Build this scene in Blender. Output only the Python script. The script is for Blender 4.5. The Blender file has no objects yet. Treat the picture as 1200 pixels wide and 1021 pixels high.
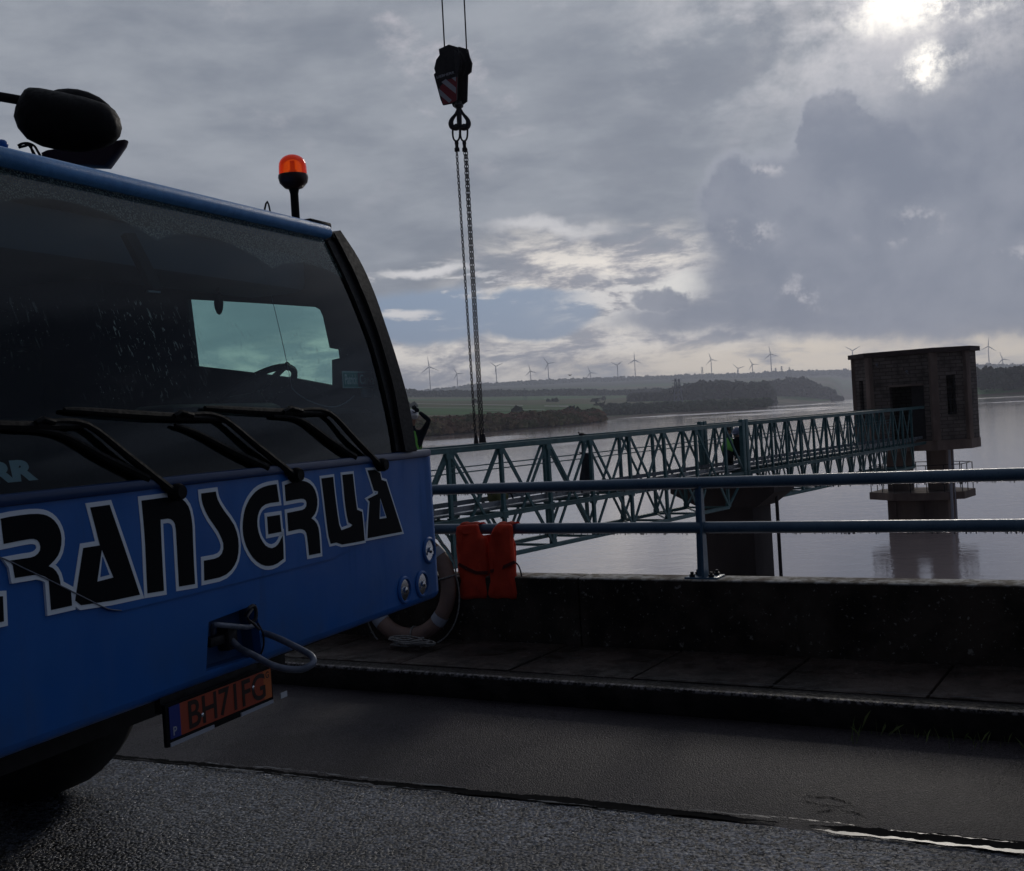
import bpy, bmesh, math, random
from math import radians as R, sin, cos, pi, sqrt, atan2
from mathutils import Vector, Matrix, Quaternion
from mathutils.geometry import tessellate_polygon
V = Vector
random.seed(7)
scene = bpy.context.scene
COL = scene.collection

# ------------------------------------------------------------------ camera
EYE = 1.65                       # metres above the road
F = 1378.0                       # focal length in photo pixels (photo 1200 wide)
ROLL = math.atan(0.061); PITCH = math.atan(20.5 / F)
_f = V((0, cos(PITCH), -sin(PITCH))); _r0 = V((1, 0, 0)); _u0 = V((0, sin(PITCH), cos(PITCH)))
_R = _r0 * cos(ROLL) - _u0 * sin(ROLL); _U = _r0 * sin(ROLL) + _u0 * cos(ROLL)
CAM = V((0, 0, EYE))
cd = bpy.data.cameras.new('camera'); cam = bpy.data.objects.new('camera', cd); COL.objects.link(cam)
m = Matrix((_R, _U, -_f)).transposed().to_4x4(); m.translation = CAM
cam.matrix_world = m
cd.sensor_width = 36; cd.lens = 36 * F / 1200; cd.clip_end = 20000; cd.clip_start = 0.05
scene.camera = cam
scene.view_settings.view_transform = 'Standard'; scene.view_settings.look = 'None'
scene.view_settings.gamma = 1; scene.view_settings.exposure = 0.14
scene.cycles.use_denoising = True
scene.cycles.max_bounces = 8; scene.cycles.transparent_max_bounces = 12
scene.cycles.volume_bounces = 1

def ray(x, y):                   # direction (z may be anything) through a point of the photograph
    return _f + _R * ((x - 600) / F) + _U * ((510.5 - y) / F)
def at_dist(x, y, Y):            # point at depth Y
    d = ray(x, y); return CAM + d * (Y / d.y)
def at_z(x, y, z):
    d = ray(x, y); return CAM + d * ((z - EYE) / d.z)
def at_plane(x, y, p, n):
    d = ray(x, y); return CAM + d * ((p - CAM).dot(n) / d.dot(n))

# ------------------------------------------------------------------ node helper
class N:
    """small expression helper over shader math nodes"""
    def __init__(s, nt, sock): s.nt = nt; s.s = sock
    def _m(s, op, *a, clamp=False):
        n = s.nt.nodes.new('ShaderNodeMath'); n.operation = op; n.use_clamp = clamp
        for i, q in enumerate((s,) + a):
            if isinstance(q, N): s.nt.links.new(q.s, n.inputs[i])
            else: n.inputs[i].default_value = q
        return N(s.nt, n.outputs[0])
    def __add__(s, o): return s._m('ADD', o)
    __radd__ = __add__
    def __sub__(s, o): return s._m('SUBTRACT', o)
    def __rsub__(s, o): return (s * -1) + o
    def __mul__(s, o): return s._m('MULTIPLY', o)
    __rmul__ = __mul__
    def __truediv__(s, o): return s._m('DIVIDE', o)
    def mx(s, o): return s._m('MAXIMUM', o)
    def mn(s, o): return s._m('MINIMUM', o)
    def pw(s, o): return s._m('POWER', o)
    def sq(s): return s._m('SQRT')
    def cl(s): return s._m('ADD', 0.0, clamp=True)
    def ss(s, a, b):             # smoothstep from a to b
        n = s.nt.nodes.new('ShaderNodeMapRange'); n.interpolation_type = 'SMOOTHSTEP'
        s.nt.links.new(s.s, n.inputs[0]); n.inputs[1].default_value = a; n.inputs[2].default_value = b
        return N(s.nt, n.outputs[0])
def noise(nt, vec, scale, detail=4, rough=.55, dist=0, w=None, vs=None):
    n = nt.nodes.new('ShaderNodeTexNoise'); n.inputs['Scale'].default_value = scale
    n.inputs['Detail'].default_value = detail; n.inputs['Roughness'].default_value = rough
    n.inputs['Distortion'].default_value = dist
    if vs:
        mp = nt.nodes.new('ShaderNodeVectorMath'); mp.operation = 'MULTIPLY'; mp.inputs[1].default_value = vs
        nt.links.new(vec, mp.inputs[0]); vec = mp.outputs[0]
    nt.links.new(vec, n.inputs['Vector'])
    return N(nt, n.outputs[0])
def mixc(nt, fac, a, b):
    n = nt.nodes.new('ShaderNodeMix'); n.data_type = 'RGBA'
    if isinstance(fac, N): nt.links.new(fac.s, n.inputs[0])
    else: n.inputs[0].default_value = fac
    for i, c in ((6, a), (7, b)):
        if isinstance(c, (tuple, list)): n.inputs[i].default_value = (*c[:3], 1)
        else: nt.links.new(c, n.inputs[i])
    return n.outputs[2]

# ------------------------------------------------------------------ world: broken grey cloud, built on directions
SUN_AZ = R(19.0); SUN_EL = R(23.0)
w = bpy.data.worlds.new('World'); scene.world = w; w.use_nodes = True
nt = w.node_tree; nt.nodes.clear()
out = nt.nodes.new('ShaderNodeOutputWorld'); bg = nt.nodes.new('ShaderNodeBackground'); nt.links.new(bg.outputs[0], out.inputs[0])
sky = nt.nodes.new('ShaderNodeTexSky'); sky.sky_type = 'NISHITA'; sky.sun_disc = False
sky.sun_elevation = SUN_EL; sky.sun_rotation = SUN_AZ; sky.air_density = 1.2; sky.dust_density = 2
tc = nt.nodes.new('ShaderNodeTexCoord'); sep = nt.nodes.new('ShaderNodeSeparateXYZ'); nt.links.new(tc.outputs['Generated'], sep.inputs[0])
X, Y, Z = (N(nt, sep.outputs[i]) for i in range(3))
hyp = (X * X + Y * Y).sq()
az = X._m('ARCTAN2', Y)                  # radians east of straight ahead
el = Z._m('ARCTAN2', hyp)                # radians above the horizon
cmb = nt.nodes.new('ShaderNodeCombineXYZ')
for i, q in enumerate((az, el)): nt.links.new(q.s, cmb.inputs[i])
dome = nt.nodes.new('ShaderNodeCombineXYZ')   # cloud deck seen in perspective
den = Z.mx(0.0) + 0.10
for i, q in enumerate((X / den, Y / den)): nt.links.new(q.s, dome.inputs[i])
ang = cmb.outputs[0]
def sky_dir(x, y):
    d = ray(x, y); return atan2(d.x, d.y), atan2(d.z, sqrt(d.x ** 2 + d.y ** 2))
K = 1 / F
wa = noise(nt, ang, 9, 5, .6) - .5; wb = noise(nt, ang, 8.3, 5, .6, vs=(1, 1, 1)) - .5
n_ = nt.nodes.new('ShaderNodeVectorMath'); n_.operation = 'ADD'; n_.inputs[1].default_value = (7.3, 2.1, 4.4); nt.links.new(ang, n_.inputs[0])
wb = noise(nt, n_.outputs[0], 10, 5, .6) - .5
fine1 = noise(nt, ang, 60, 6, .65) - .5
azw = az + wa * 0.07 + fine1 * .012; elw = el + wb * 0.05 + fine1 * .010
def blob(x, y, rx, ry, soft=.5, warp=1.0, tilt=0.0):
    """1 inside an ellipse of the sky (given in photo pixels as angles), warped by noise"""
    a, e = sky_dir(x, y)
    A = (az * (1 - warp) + azw * warp) - a; E = (el * (1 - warp) + elw * warp) - e
    if tilt: E = E - A * tilt
    d = ((A * (F / rx)).pw(2) + (E * (F / ry)).pw(2)).sq()
    return d.ss(1 + soft, 1 - soft)
# base deck
deck = noise(nt, dome.outputs[0], 1.3, 9, .6, .3)
streak = noise(nt, ang, 5.5, 9, .62, .2, vs=(1, 2.6, 1))
base = (deck * .5 + streak * .5)
col = mixc(nt, base.ss(.38, .62), (.196, .220, .266), (.318, .342, .384))
hi = noise(nt, n_.outputs[0], 8, 10, .64, .15, vs=(1, 1.7, 1))
col = mixc(nt, hi.ss(.53, .70) * blob(620, 60, 380, 130, .7) * .8, col, (.52, .50, .54))
col = mixc(nt, hi.ss(.50, .38) * blob(820, 150, 260, 70, .7) * .5, col, (.20, .22, .265))
# brighter towards the hidden sun
glow = blob(1050, 5, 230, 90, .9, .8)
col = mixc(nt, glow * .75 * hi.ss(.42, .58), col, (.66, .64, .66))
# pale bank low on the left
bank = blob(600, 425, 420, 42, .6, .7) .mx(blob(700, 330, 140, 55, .6, .9))
bk = noise(nt, ang, 13, 10, .66, .25, vs=(1, 3.4, 1))
bankc = mixc(nt, bk.ss(.42, .60), (.30, .30, .34), (.95, .88, .79))
col = mixc(nt, bank * bk.ss(.32, .50) * .9, col, bankc)
# blue gap
gap = blob(628, 366, 76, 30, .14, .45).mx(blob(500, 372, 90, 32, .2, .5))
skym = nt.nodes.new('ShaderNodeVectorMath'); skym.operation = 'SCALE'; skym.inputs['Scale'].default_value = .075
nt.links.new(sky.outputs[0], skym.inputs[0])
blue = mixc(nt, .95, skym.outputs[0], (.175, .260, .395))
col = mixc(nt, gap, col, blue)
col = mixc(nt, blob(770, 350, 110, 30, .5, 1.0) * bk.ss(.42, .56), col, (.72, .70, .68))
col = mixc(nt, blob(800, 336, 32, 13, .5, 1.0), col, (.78, .76, .72))
wisp = noise(nt, n_.outputs[0], 15, 9, .66, .3, vs=(1, 4.6, 1))
col = mixc(nt, blob(500, 345, 100, 34, .6, .5) * wisp.ss(.54, .62), col, (.60, .59, .60))
col = mixc(nt, blob(500, 318, 50, 5, .6, .6).mx(blob(475, 368, 32, 4, .6, .3)).mx(blob(640, 268, 60, 7, .8, 1.0) * .7), col, (.66, .65, .66))
# yellowish strip right above the far hills
col = mixc(nt, blob(1060, 412, 340, 24, .6, .45) * bk.ss(.30, .52), col, (1.0, .86, .66))
# the tall dark cloud mass on the right
ragged = noise(nt, ang, 26, 8, .66) - .5
A0, E0 = azw + ragged * .030, elw + (noise(nt, n_.outputs[0], 24, 8, .66) - .5) * .030
def puff(x, y, rx, ry, soft):
    a, e = sky_dir(x, y); d = (((A0 - a) * (F / rx)).pw(2) + ((E0 - e) * (F / ry)).pw(2)).sq(); return d.ss(1 + soft, 1 - soft)
cum = puff(1010, 318, 190, 74, .18)
for q in ((862, 240, 46, 55, .2), (978, 160, 40, 50, .12), (1020, 215, 90, 85, .25), (940, 265, 110, 80, .2), (1140, 250, 180, 150, .5), (1240, 200, 170, 190, .6), (1170, 325, 200, 70, .3), (775, 350, 26, 13, .3), (800, 374, 70, 20, .5)):
    cum = cum.mx(puff(*q))
cn = noise(nt, ang, 9, 8, .6, .4)
cb = noise(nt, ang, 20, 8, .6, .2)
cumc = mixc(nt, (cn * .6 + cb * .4).ss(.40, .60), (.168, .192, .250), (.235, .256, .312))
col = mixc(nt, (cum * .92) * (elw.ss(.030, .048)), col, cumc)
rim = cum * (1 - cum) * 4
col = mixc(nt, rim * blob(930, 190, 120, 120, .5) * .22, col, (.52, .53, .58))
sp_n = noise(nt, ang, 40, 6, .7)
for q in ((905, 204, 16, 8), (880, 280, 26, 14), (935, 345, 16, 20), (1195, 298, 14, 12), (1060, 270, 40, 16)):
    col = mixc(nt, blob(*q, .9, 1.0) * sp_n.ss(.50, .64) * .55, col, (.60, .58, .60))
# the two holes in front of the sun
hn = noise(nt, ang, 22, 8, .68); hc_ = hn.ss(.38, .66)
core = (blob(1085, -2, 74, 20, .9, 1.2) * 1.9 * hc_).mx(blob(1090, 72, 24, 18, .9, 1.2) * 1.9 * hc_).cl()
col = mixc(nt, blob(1065, 36, 130, 54, .8, 1.0) * hc_ * .7, col, (.66, .64, .65))
col = mixc(nt, core, col, (1.15, 1.10, 1.02))
# unseen dark cloud added behind and high right, to dim parapet, kerb and windscreen
back = (X * -.50 + Y * -.866).ss(-.55, .25)
col = mixc(nt, back, col, (.040, .046, .066))
side = X.ss(.50, .72) * Z.ss(.06, .30)
sdn = noise(nt, dome.outputs[0], 1.1, 7, .6, .3)
col = mixc(nt, side * .88, col, mixc(nt, sdn.ss(.42, .62), (.028, .045, .085), (.150, .190, .270)))
top = Z.ss(.42, .95)
col = mixc(nt, top * .6, col, (.13, .145, .18))
low = Z.ss(0.0, -.05)
col = mixc(nt, low, col, (.05, .05, .055))
nt.links.new(col, bg.inputs[0]); bg.inputs[1].default_value = 1.0

sd = bpy.data.lights.new('sun', 'SUN'); sun = bpy.data.objects.new('sun', sd); COL.objects.link(sun)
sd.energy = 0.5; sd.angle = R(10); sd.color = (1, .93, .84)
sdir = V((sin(SUN_AZ) * cos(SUN_EL), cos(SUN_AZ) * cos(SUN_EL), sin(SUN_EL)))
sun.rotation_euler = sdir.to_track_quat('Z', 'Y').to_euler()

# ------------------------------------------------------------------ objects helper
def tag(o, label=None, cat=None, group=None, kind=None):
    if label: o['label'] = label
    if cat: o['category'] = cat
    if group: o['group'] = group
    if kind: o['kind'] = kind
    return o
def thing(name, loc, label, cat, group=None, rz=0):
    o = bpy.data.objects.new(name, None); COL.objects.link(o); o.empty_display_size = .1
    o.matrix_world = Matrix.Translation(V(loc)) @ Matrix.Rotation(rz, 4, 'Z')
    o.location = V(loc); o.rotation_euler = (0, 0, rz)
    return tag(o, label, cat, group)
WM = {}
def world_of(o):
    m = Matrix.LocRotScale(o.location, o.rotation_euler, o.scale)
    return (world_of(o.parent) @ m) if o.parent else m
def link(name, bm, mat, parent=None, smooth=True, sharp=40, keep=False):
    """bm is in world coordinates; becomes ONE mesh object"""
    if not keep: bmesh.ops.recalc_face_normals(bm, faces=bm.faces)
    me = bpy.data.meshes.new(name)
    if parent is not None: bm.transform(world_of(parent).inverted())
    for f in bm.faces: f.smooth = smooth
    if smooth:
        for e in bm.edges:
            if len(e.link_faces) == 2 and e.calc_face_angle(0) > R(sharp): e.smooth = False
    bm.to_mesh(me); bm.free()
    for mm in (mat if isinstance(mat, (list, tuple)) else [mat]): me.materials.append(mm)
    o = bpy.data.objects.new(name, me); COL.objects.link(o)
    if parent is not None: o.parent = parent
    return o
def centred(o):
    """move a stand-alone mesh's origin to its base centre"""
    vs = [v.co for v in o.data.vertices]
    c = V(((min(v.x for v in vs) + max(v.x for v in vs)) / 2, (min(v.y for v in vs) + max(v.y for v in vs)) / 2, min(v.z for v in vs)))
    o.data.transform(Matrix.Translation(-c)); o.location = c; return o
def box(bm, c, sx, sy, sz, ax=None, bev=0, mi=0):
    """box centred at c with half-axes along frame ax=(X,Y,Z)"""
    X_, Y_, Z_ = ax or (V((1, 0, 0)), V((0, 1, 0)), V((0, 0, 1)))
    M = Matrix((X_ * sx, Y_ * sy, Z_ * sz)).transposed().to_4x4(); M.translation = c
    r = bmesh.ops.create_cube(bm, size=1, matrix=M)
    if bev:
        es = list({e for v in r['verts'] for e in v.link_edges})
        bmesh.ops.bevel(bm, geom=es, offset=bev, segments=2, affect='EDGES', profile=.5)
    return r
def bar(bm, a, b, wd, ht=None, up=V((0, 0, 1)), bev=0):
    a = V(a); b = V(b); d = (b - a); L = d.length; d = d / L
    s = d.cross(up);
    if s.length < 1e-4: s = d.cross(V((1, 0, 0)))
    s.normalize(); u = s.cross(d).normalized()
    return box(bm, (a + b) / 2, L, wd, ht or wd, (d, s, u), bev)
def tube(bm, pts, r, seg=10, caps=True, closed=False):
    pts = [V(p) for p in pts]; n = len(pts); rings = []
    rr = r if isinstance(r, (list, tuple)) else [r] * n
    prev = None
    for i, p in enumerate(pts):
        if closed: d = pts[(i + 1) % n] - pts[i - 1]
        else: d = pts[min(i + 1, n - 1)] - pts[max(i - 1, 0)]
        d.normalize()
        if prev is None:
            a = V((0, 0, 1)) if abs(d.z) < .9 else V((1, 0, 0)); s = d.cross(a).normalized()
        else: s = (prev - d * prev.dot(d)).normalized()
        prev = s; t = d.cross(s)
        rings.append([bm.verts.new(p + (s * cos(2 * pi * k / seg) + t * sin(2 * pi * k / seg)) * rr[i]) for k in range(seg)])
    for i in range(n if closed else n - 1):
        A = rings[i]; B = rings[(i + 1) % n]
        for k in range(seg): bm.faces.new((A[k], A[(k + 1) % seg], B[(k + 1) % seg], B[k]))
    if caps and not closed:
        bm.faces.new(rings[0][::-1]); bm.faces.new(rings[-1])
def smooth_pts(pts, n=6, closed=False):
    pts = [V(p) for p in pts]; out = []; L = len(pts)
    rng = range(L if closed else L - 1)
    for i in rng:
        g = (lambda k: pts[k % L]) if closed else (lambda k: pts[max(0, min(L - 1, k))])
        p0, p1, p2, p3 = g(i - 1), g(i), g(i + 1), g(i + 2)
        for j in range(n):
            t = j / n
            out.append(.5 * ((2 * p1) + (p2 - p0) * t + (2 * p0 - 5 * p1 + 4 * p2 - p3) * t * t + (3 * p1 - p0 - 3 * p2 + p3) * t ** 3))
    if not closed: out.append(pts[-1])
    return out
def prism(bm, loops, fn, d0, d1):
    """polygon (outer loop + hole loops, 2D) -> solid between depths d0 and d1; fn(a,b,d) -> world"""
    flat = [p for l in loops for p in l]
    tris = tessellate_polygon([[V((p[0], p[1], 0)) for p in l] for l in loops])
    A = [bm.verts.new(fn(p[0], p[1], d0)) for p in flat]; B = [bm.verts.new(fn(p[0], p[1], d1)) for p in flat]
    for t in tris:
        try: bm.faces.new([A[i] for i in t]); bm.faces.new([B[i] for i in reversed(t)])
        except ValueError: pass
    k = 0
    for l in loops:
        n = len(l)
        for i in range(n):
            j = (i + 1) % n
            try: bm.faces.new((A[k + i], A[k + j], B[k + j], B[k + i]))
            except ValueError: pass
        k += n
def offset_loop(l, w):
    """grow a closed 2D loop outward by w (miter joins, limited)"""
    n = len(l); area = sum(l[i][0] * l[(i + 1) % n][1] - l[(i + 1) % n][0] * l[i][1] for i in range(n)) / 2
    sg = 1 if area > 0 else -1; out = []
    for i in range(n):
        p0, p, p1 = V(l[i - 1]), V(l[i]), V(l[(i + 1) % n])
        e0 = (p - p0).normalized(); e1 = (p1 - p).normalized()
        n0 = V((e0.y, -e0.x)) * sg; n1 = V((e1.y, -e1.x)) * sg
        b = n0 + n1
        if b.length < 1e-6: b = n0.copy()
        b.normalize(); c = max(.5, b.dot(n0)); out.append(tuple(p + b * (w / c)))
    return out
def lathe(bm, c, prof, axis=V((0, 0, 1)), seg=24, cap=True):
    """prof: list of (radius, height along axis)"""
    q = axis.to_track_quat('Z', 'Y'); rings = []
    for r, h in prof:
        rings.append([bm.verts.new(V(c) + q @ V((r * cos(2 * pi * k / seg), r * sin(2 * pi * k / seg), h))) for k in range(seg)])
    for A, B in zip(rings, rings[1:]):
        for k in range(seg): bm.faces.new((A[k], A[(k + 1) % seg], B[(k + 1) % seg], B[k]))
    if cap: bm.faces.new(rings[0][::-1]); bm.faces.new(rings[-1])

from mathutils import noise as mn
def rnd_blob(bm, c, rx, ry, rz_, sub=3, amp=.12, s=3, ax=None, sq=1.0):
    r_ = bmesh.ops.create_icosphere(bm, subdivisions=sub, radius=1); X_, Y_, Z_ = ax or (V((1, 0, 0)), V((0, 1, 0)), UZ)
    for v in r_['verts']:
        p = v.co.copy(); q = V([math.copysign(abs(k) ** sq, k) for k in p]); f_ = 1 + mn.noise(p * s + V(c)) * amp
        v.co = V(c) + (X_ * q.x * rx + Y_ * q.y * ry + Z_ * q.z * rz_) * f_
# ------------------------------------------------------------------ materials
def pmat(name, base, rough=.5, metal=0, spec=.5, coat=0, extra=None):
    mt = bpy.data.materials.new(name); mt.use_nodes = True; nt = mt.node_tree; p = nt.nodes['Principled BSDF']
    p.inputs['Base Color'].default_value = (*base, 1); p.inputs['Roughness'].default_value = rough
    p.inputs['Metallic'].default_value = metal; p.inputs['Specular IOR Level'].default_value = spec
    p.inputs['Coat Weight'].default_value = coat; p.inputs['Coat Roughness'].default_value = .08
    if extra: extra(nt, p)
    return mt
def objc(nt): return nt.nodes.new('ShaderNodeTexCoord').outputs['Object']
def geoc(nt): return nt.nodes.new('ShaderNodeNewGeometry').outputs['Position']
def bump(nt, p, h, strength=.3, dist=.01, inp='Normal'):
    b = nt.nodes.new('ShaderNodeBump'); b.inputs['Strength'].default_value = strength; b.inputs['Distance'].default_value = dist
    nt.links.new(h.s, b.inputs['Height']); nt.links.new(b.outputs[0], p.inputs[inp]); return b
def mottled(name, c0, c1, scale, rough=.7, bs=.3, bd=.01, r0=None, r1=None, detail=6, lo=.35, hi=.65, metal=0, spec=.5, vs=None, coat=0, bscale=None):
    def ex(nt, p):
        g = geoc(nt); n = noise(nt, g, scale, detail, .6, vs=vs)
        nt.links.new(mixc(nt, n.ss(lo, hi), c0, c1), p.inputs['Base Color'])
        nb = noise(nt, g, bscale or scale * 4, 6, .65)
        if r0 is not None:
            rr = nb.ss(.35, .65) * (r1 - r0) + r0; nt.links.new(rr.s, p.inputs['Roughness'])
        if bs: bump(nt, p, nb, bs, bd)
    return pmat(name, c0, rough, metal, spec, coat, ex)
M = {}
def bluex(nt, p):
    g = geoc(nt); n1 = noise(nt, g, 3, 6, .6); st = noise(nt, g, 9, 6, .65, vs=(1, 1, .12)); sp = noise(nt, g, 70, 4, .6); s_ = nt.nodes.new('ShaderNodeSeparateXYZ'); nt.links.new(g, s_.inputs[0]); z = N(nt, s_.outputs[2])
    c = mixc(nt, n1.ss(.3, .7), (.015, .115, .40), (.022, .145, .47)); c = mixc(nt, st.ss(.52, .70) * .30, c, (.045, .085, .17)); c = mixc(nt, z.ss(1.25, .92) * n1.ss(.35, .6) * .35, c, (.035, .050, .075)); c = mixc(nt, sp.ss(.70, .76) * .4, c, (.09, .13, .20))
    nt.links.new(c, p.inputs['Base Color']); nt.links.new((st.ss(.4, .7) * .25 + .32).s, p.inputs['Roughness']); bump(nt, p, noise(nt, g, 2.2, 3, .5) * 1.5 + noise(nt, g, 190, 3, .6) * .03, .25, .01)
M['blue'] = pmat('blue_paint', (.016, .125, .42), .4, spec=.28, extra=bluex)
M['roof_blue'] = mottled('wet_blue_roof_paint', (.08, .28, .62), (.11, .34, .70), 30, .3, .35, .004, .25, .55, coat=0, spec=.4, bscale=180)
M['black'] = mottled('black_plastic', (.004, .004, .005), (.008, .008, .009), 20, .6, .1, .002, .5, .75, spec=.12)
M['vane'] = mottled('black_rubber_vane', (.004, .004, .005), (.007, .006, .007), 20, .6, .1, .002, .5, .7, spec=.2)
M['letter'] = pmat('letter_black', (.004, .005, .008), .6, spec=.08)
M['outline'] = pmat('letter_outline', (.80, .86, .92), .5, spec=.3)
M['grey_letter'] = pmat('grey_lettering', (.45, .52, .58), .5)
M['interior'] = pmat('cab_interior', (.016, .020, .028), .8, spec=.2)
M['visor'] = pmat('cab_lining', (.11, .15, .21), .85, spec=.15)
M['steel'] = mottled('galvanised_bar', (.12, .14, .18), (.18, .20, .25), 30, .5, .15, .003, .35, .6, metal=.3, bscale=120)
M['chrome'] = pmat('lamp_reflector', (.6, .62, .66), .12, 1)
M['tyre'] = mottled('tyre_rubber', (.010, .010, .010), (.018, .017, .016), 15, .8, .3, .004)
M['rail'] = mottled('blue_grey_rail_paint', (.050, .105, .165), (.070, .135, .20), 6, .35, .12, .002, .25, .5, coat=.15, bscale=90)
M['truss'] = mottled('blue_green_truss_paint', (.020, .090, .105), (.045, .140, .155), 5, .4, .15, .003, .3, .6, bscale=60)
M['deck'] = mottled('wet_grey_deck', (.10, .12, .14), (.17, .19, .22), 3, .3, .2, .004, .2, .45)
M['orange'] = mottled('orange_vest', (.58, .045, .020), (.70, .060, .025), 9, .75, .35, .006, spec=.2, bscale=50)
M['orange_dark'] = pmat('orange_strap', (.10, .008, .006), .8)
M['buoy'] = mottled('faded_buoy', (.18, .115, .09), (.25, .155, .12), 7, .6, .2, .004)
M['tape'] = pmat('grey_tape', (.35, .37, .42), .5)
M['rope'] = mottled('pale_rope', (.16, .15, .14), (.30, .29, .27), 60, .9, .5, .004)
M['beacon'] = None
M['plate_o'] = pmat('number_plate_orange', (.34, .055, .024), .45)
M['plate_y'] = pmat('number_plate_amber', (.50, .13, .035), .45)
M['plate_b'] = pmat('number_plate_blue', (.015, .03, .20), .45)
M['white'] = pmat('white_plastic', (.50, .52, .55), .5)
M['red'] = pmat('red_stripe', (.22, .02, .03), .5)
M['iron'] = mottled('dark_steel', (.010, .009, .012), (.020, .018, .022), 12, .5, .2, .003, .35, .6, spec=.35)
M['skin'] = pmat('skin', (.35, .20, .14), .6)
M['jacket'] = pmat('dark_clothing', (.010, .014, .022), .9, spec=.2)
M['hivis'] = pmat('hi_vis_fabric', (.20, .58, .10), .8)
M['helmet'] = pmat('white_helmet', (.55, .56, .60), .35)
M['helmet_b'] = pmat('blue_grey_helmet', (.16, .20, .30), .35)
M['olive'] = mottled('olive_canvas', (.14, .14, .05), (.20, .19, .08), 9, .9, .3, .01)
M['tarp'] = mottled('dark_tarpaulin', (.045, .055, .07), (.07, .08, .10), 9, .8, .4, .02)
def beacon_mat():
    mt = bpy.data.materials.new('orange_beacon_lens'); mt.use_nodes = True; nt = mt.node_tree; nt.nodes.clear()
    o = nt.nodes.new('ShaderNodeOutputMaterial'); g = nt.nodes.new('ShaderNodeBsdfGlossy'); g.inputs['Roughness'].default_value = .1
    t = nt.nodes.new('ShaderNodeBsdfTransparent'); t.inputs[0].default_value = (1, .36, .08, 1)
    tr = nt.nodes.new('ShaderNodeBsdfTranslucent'); tr.inputs[0].default_value = (1, .34, .05, 1)
    a = nt.nodes.new('ShaderNodeMixShader'); a.inputs[0].default_value = .3; nt.links.new(t.outputs[0], a.inputs[1]); nt.links.new(tr.outputs[0], a.inputs[2])
    fr = nt.nodes.new('ShaderNodeFresnel'); b = nt.nodes.new('ShaderNodeMixShader')
    nt.links.new(fr.outputs[0], b.inputs[0]); nt.links.new(a.outputs[0], b.inputs[1]); nt.links.new(g.outputs[0], b.inputs[2]); em = nt.nodes.new('ShaderNodeEmission'); em.inputs[0].default_value = (1, .075, .008, 1); em.inputs[1].default_value = .08; ad = nt.nodes.new('ShaderNodeAddShader'); nt.links.new(b.outputs[0], ad.inputs[0]); nt.links.new(em.outputs[0], ad.inputs[1]); nt.links.new(ad.outputs[0], o.inputs[0])
    return mt
M['beacon'] = beacon_mat()
# ------------------------------------------------------------------ frames of the place
n_w = V((.5015, .8652, 0)); r_w = V((.8652, -.5015, 0))            # across the crest / along the parapet
def RP(a, v, z=0): return r_w * a + n_w * v + V((0, 0, z))
UZ = V((0, 0, 1))
V_SEAM = 4.38; V_KERB = 5.84; V_PAR = 6.77; Z_WALK = .15; Z_PAR = .59; WATER = -3.1
b_d = V((.6, .8, 0)); e_d = V((.8, -.6, 0)); B0 = V((-1.3, 19.9, 0))   # footbridge direction, its right, a point under its near side
def BP(L, d, z=0): return B0 + b_d * L + e_d * d + V((0, 0, z))

# ---- terrain: one sheet right round, with the reservoir's bed in it
def hz(x): return 455 - .061 * (x - 1175)
def hgt(x, y, d): return EYE + (hz(x) - y) / F * d / sqrt(1 + ((x - 600) / F) ** 2)
cols = [(-900, 380, (650, 574), (2200, 552), (5000, 546)), (300, 380, (650, 497), (2200, 476), (5000, 470)), (480, 394, (650, 487), (2200, 466), (5000, 460)), (560, 430, (700, 485), (2200, 466), (5000, 453)),
        (640, 480, (750, 483), (2200, 465), (5000, 449)), (704, 560, (850, 481), (2200, 465), (5000, 446)),
        (710, 935, (1150, 480), (2200, 465), (5000, 446)), (760, 950, (1200, 477), (2200, 464), (5000, 443)),
        (830, 960, (1200, 475), (2200, 462), (5000, 441.5)), (900, 985, (1200, 472), (2200, 460), (5000, 440)),
        (906, 1750, (1950, 467), (2400, 462), (5000, 440)), (975, 1950, (2050, 465), (2400, 462), (5000, 437)),
        (990, 3400, (3500, 462), (4000, 452), (5000, 437)), (1130, 3400, (3500, 455), (4000, 445), (5000, 431)),
        (1142, 900, (960, 455), (1500, 450), (5000, 430)), (1200, 900, (960, 452), (1500, 447), (5000, 430)),
        (2200, 800, (900, 390), (1500, 385), (5000, 368))]
TC = []
for x, sh, p1, p2, p3 in cols:
    a = math.atan((x - 600) / F)
    TC.append((a, [(30, -9), (sh - 30, -7), (sh, WATER - .05), (sh + 8, WATER + .9)] + [(p[0], hgt(x, p[1], p[0])) for p in (p1, p2, p3)] + [(6600, 60)]))
gen = [(30, -9), (90, -9), (120, -8), (130, -7.5), (500, -4), (1500, 20), (4000, 80), (6600, 60)]
TC = [(-pi, gen), (-1.9, gen), (-1.2, [(30, -9), (350, -7), (380, -3.15), (388, -2.2), (650, 10), (2200, 50), (5000, 130), (6600, 60)])] + TC + \
     [(1.35, [(30, -9), (600, -7), (640, -3.15), (648, -2), (900, 10), (1500, 30), (5000, 110), (6600, 60)]), (1.9, gen), (pi, gen)]
TC.sort(key=lambda q: q[0])
def prof(a):
    for (a0, q0), (a1, q1) in zip(TC, TC[1:]):
        if a0 <= a <= a1:
            t = (a - a0) / (a1 - a0 + 1e-9)
            return [(u[0] + (w_[0] - u[0]) * t, u[1] + (w_[1] - u[1]) * t) for u, w_ in zip(q0, q1)]
    return TC[-1][1]
from mathutils import noise as mn
def rough_h(x, y, d):
    k = min(1, max(0, (d - 420) / 1500))
    return (mn.noise(V((x * .0012, y * .0012, 3))) * 16 + mn.noise(V((x * .004, y * .004, 9))) * 5) * k * (d / 5000)
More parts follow.
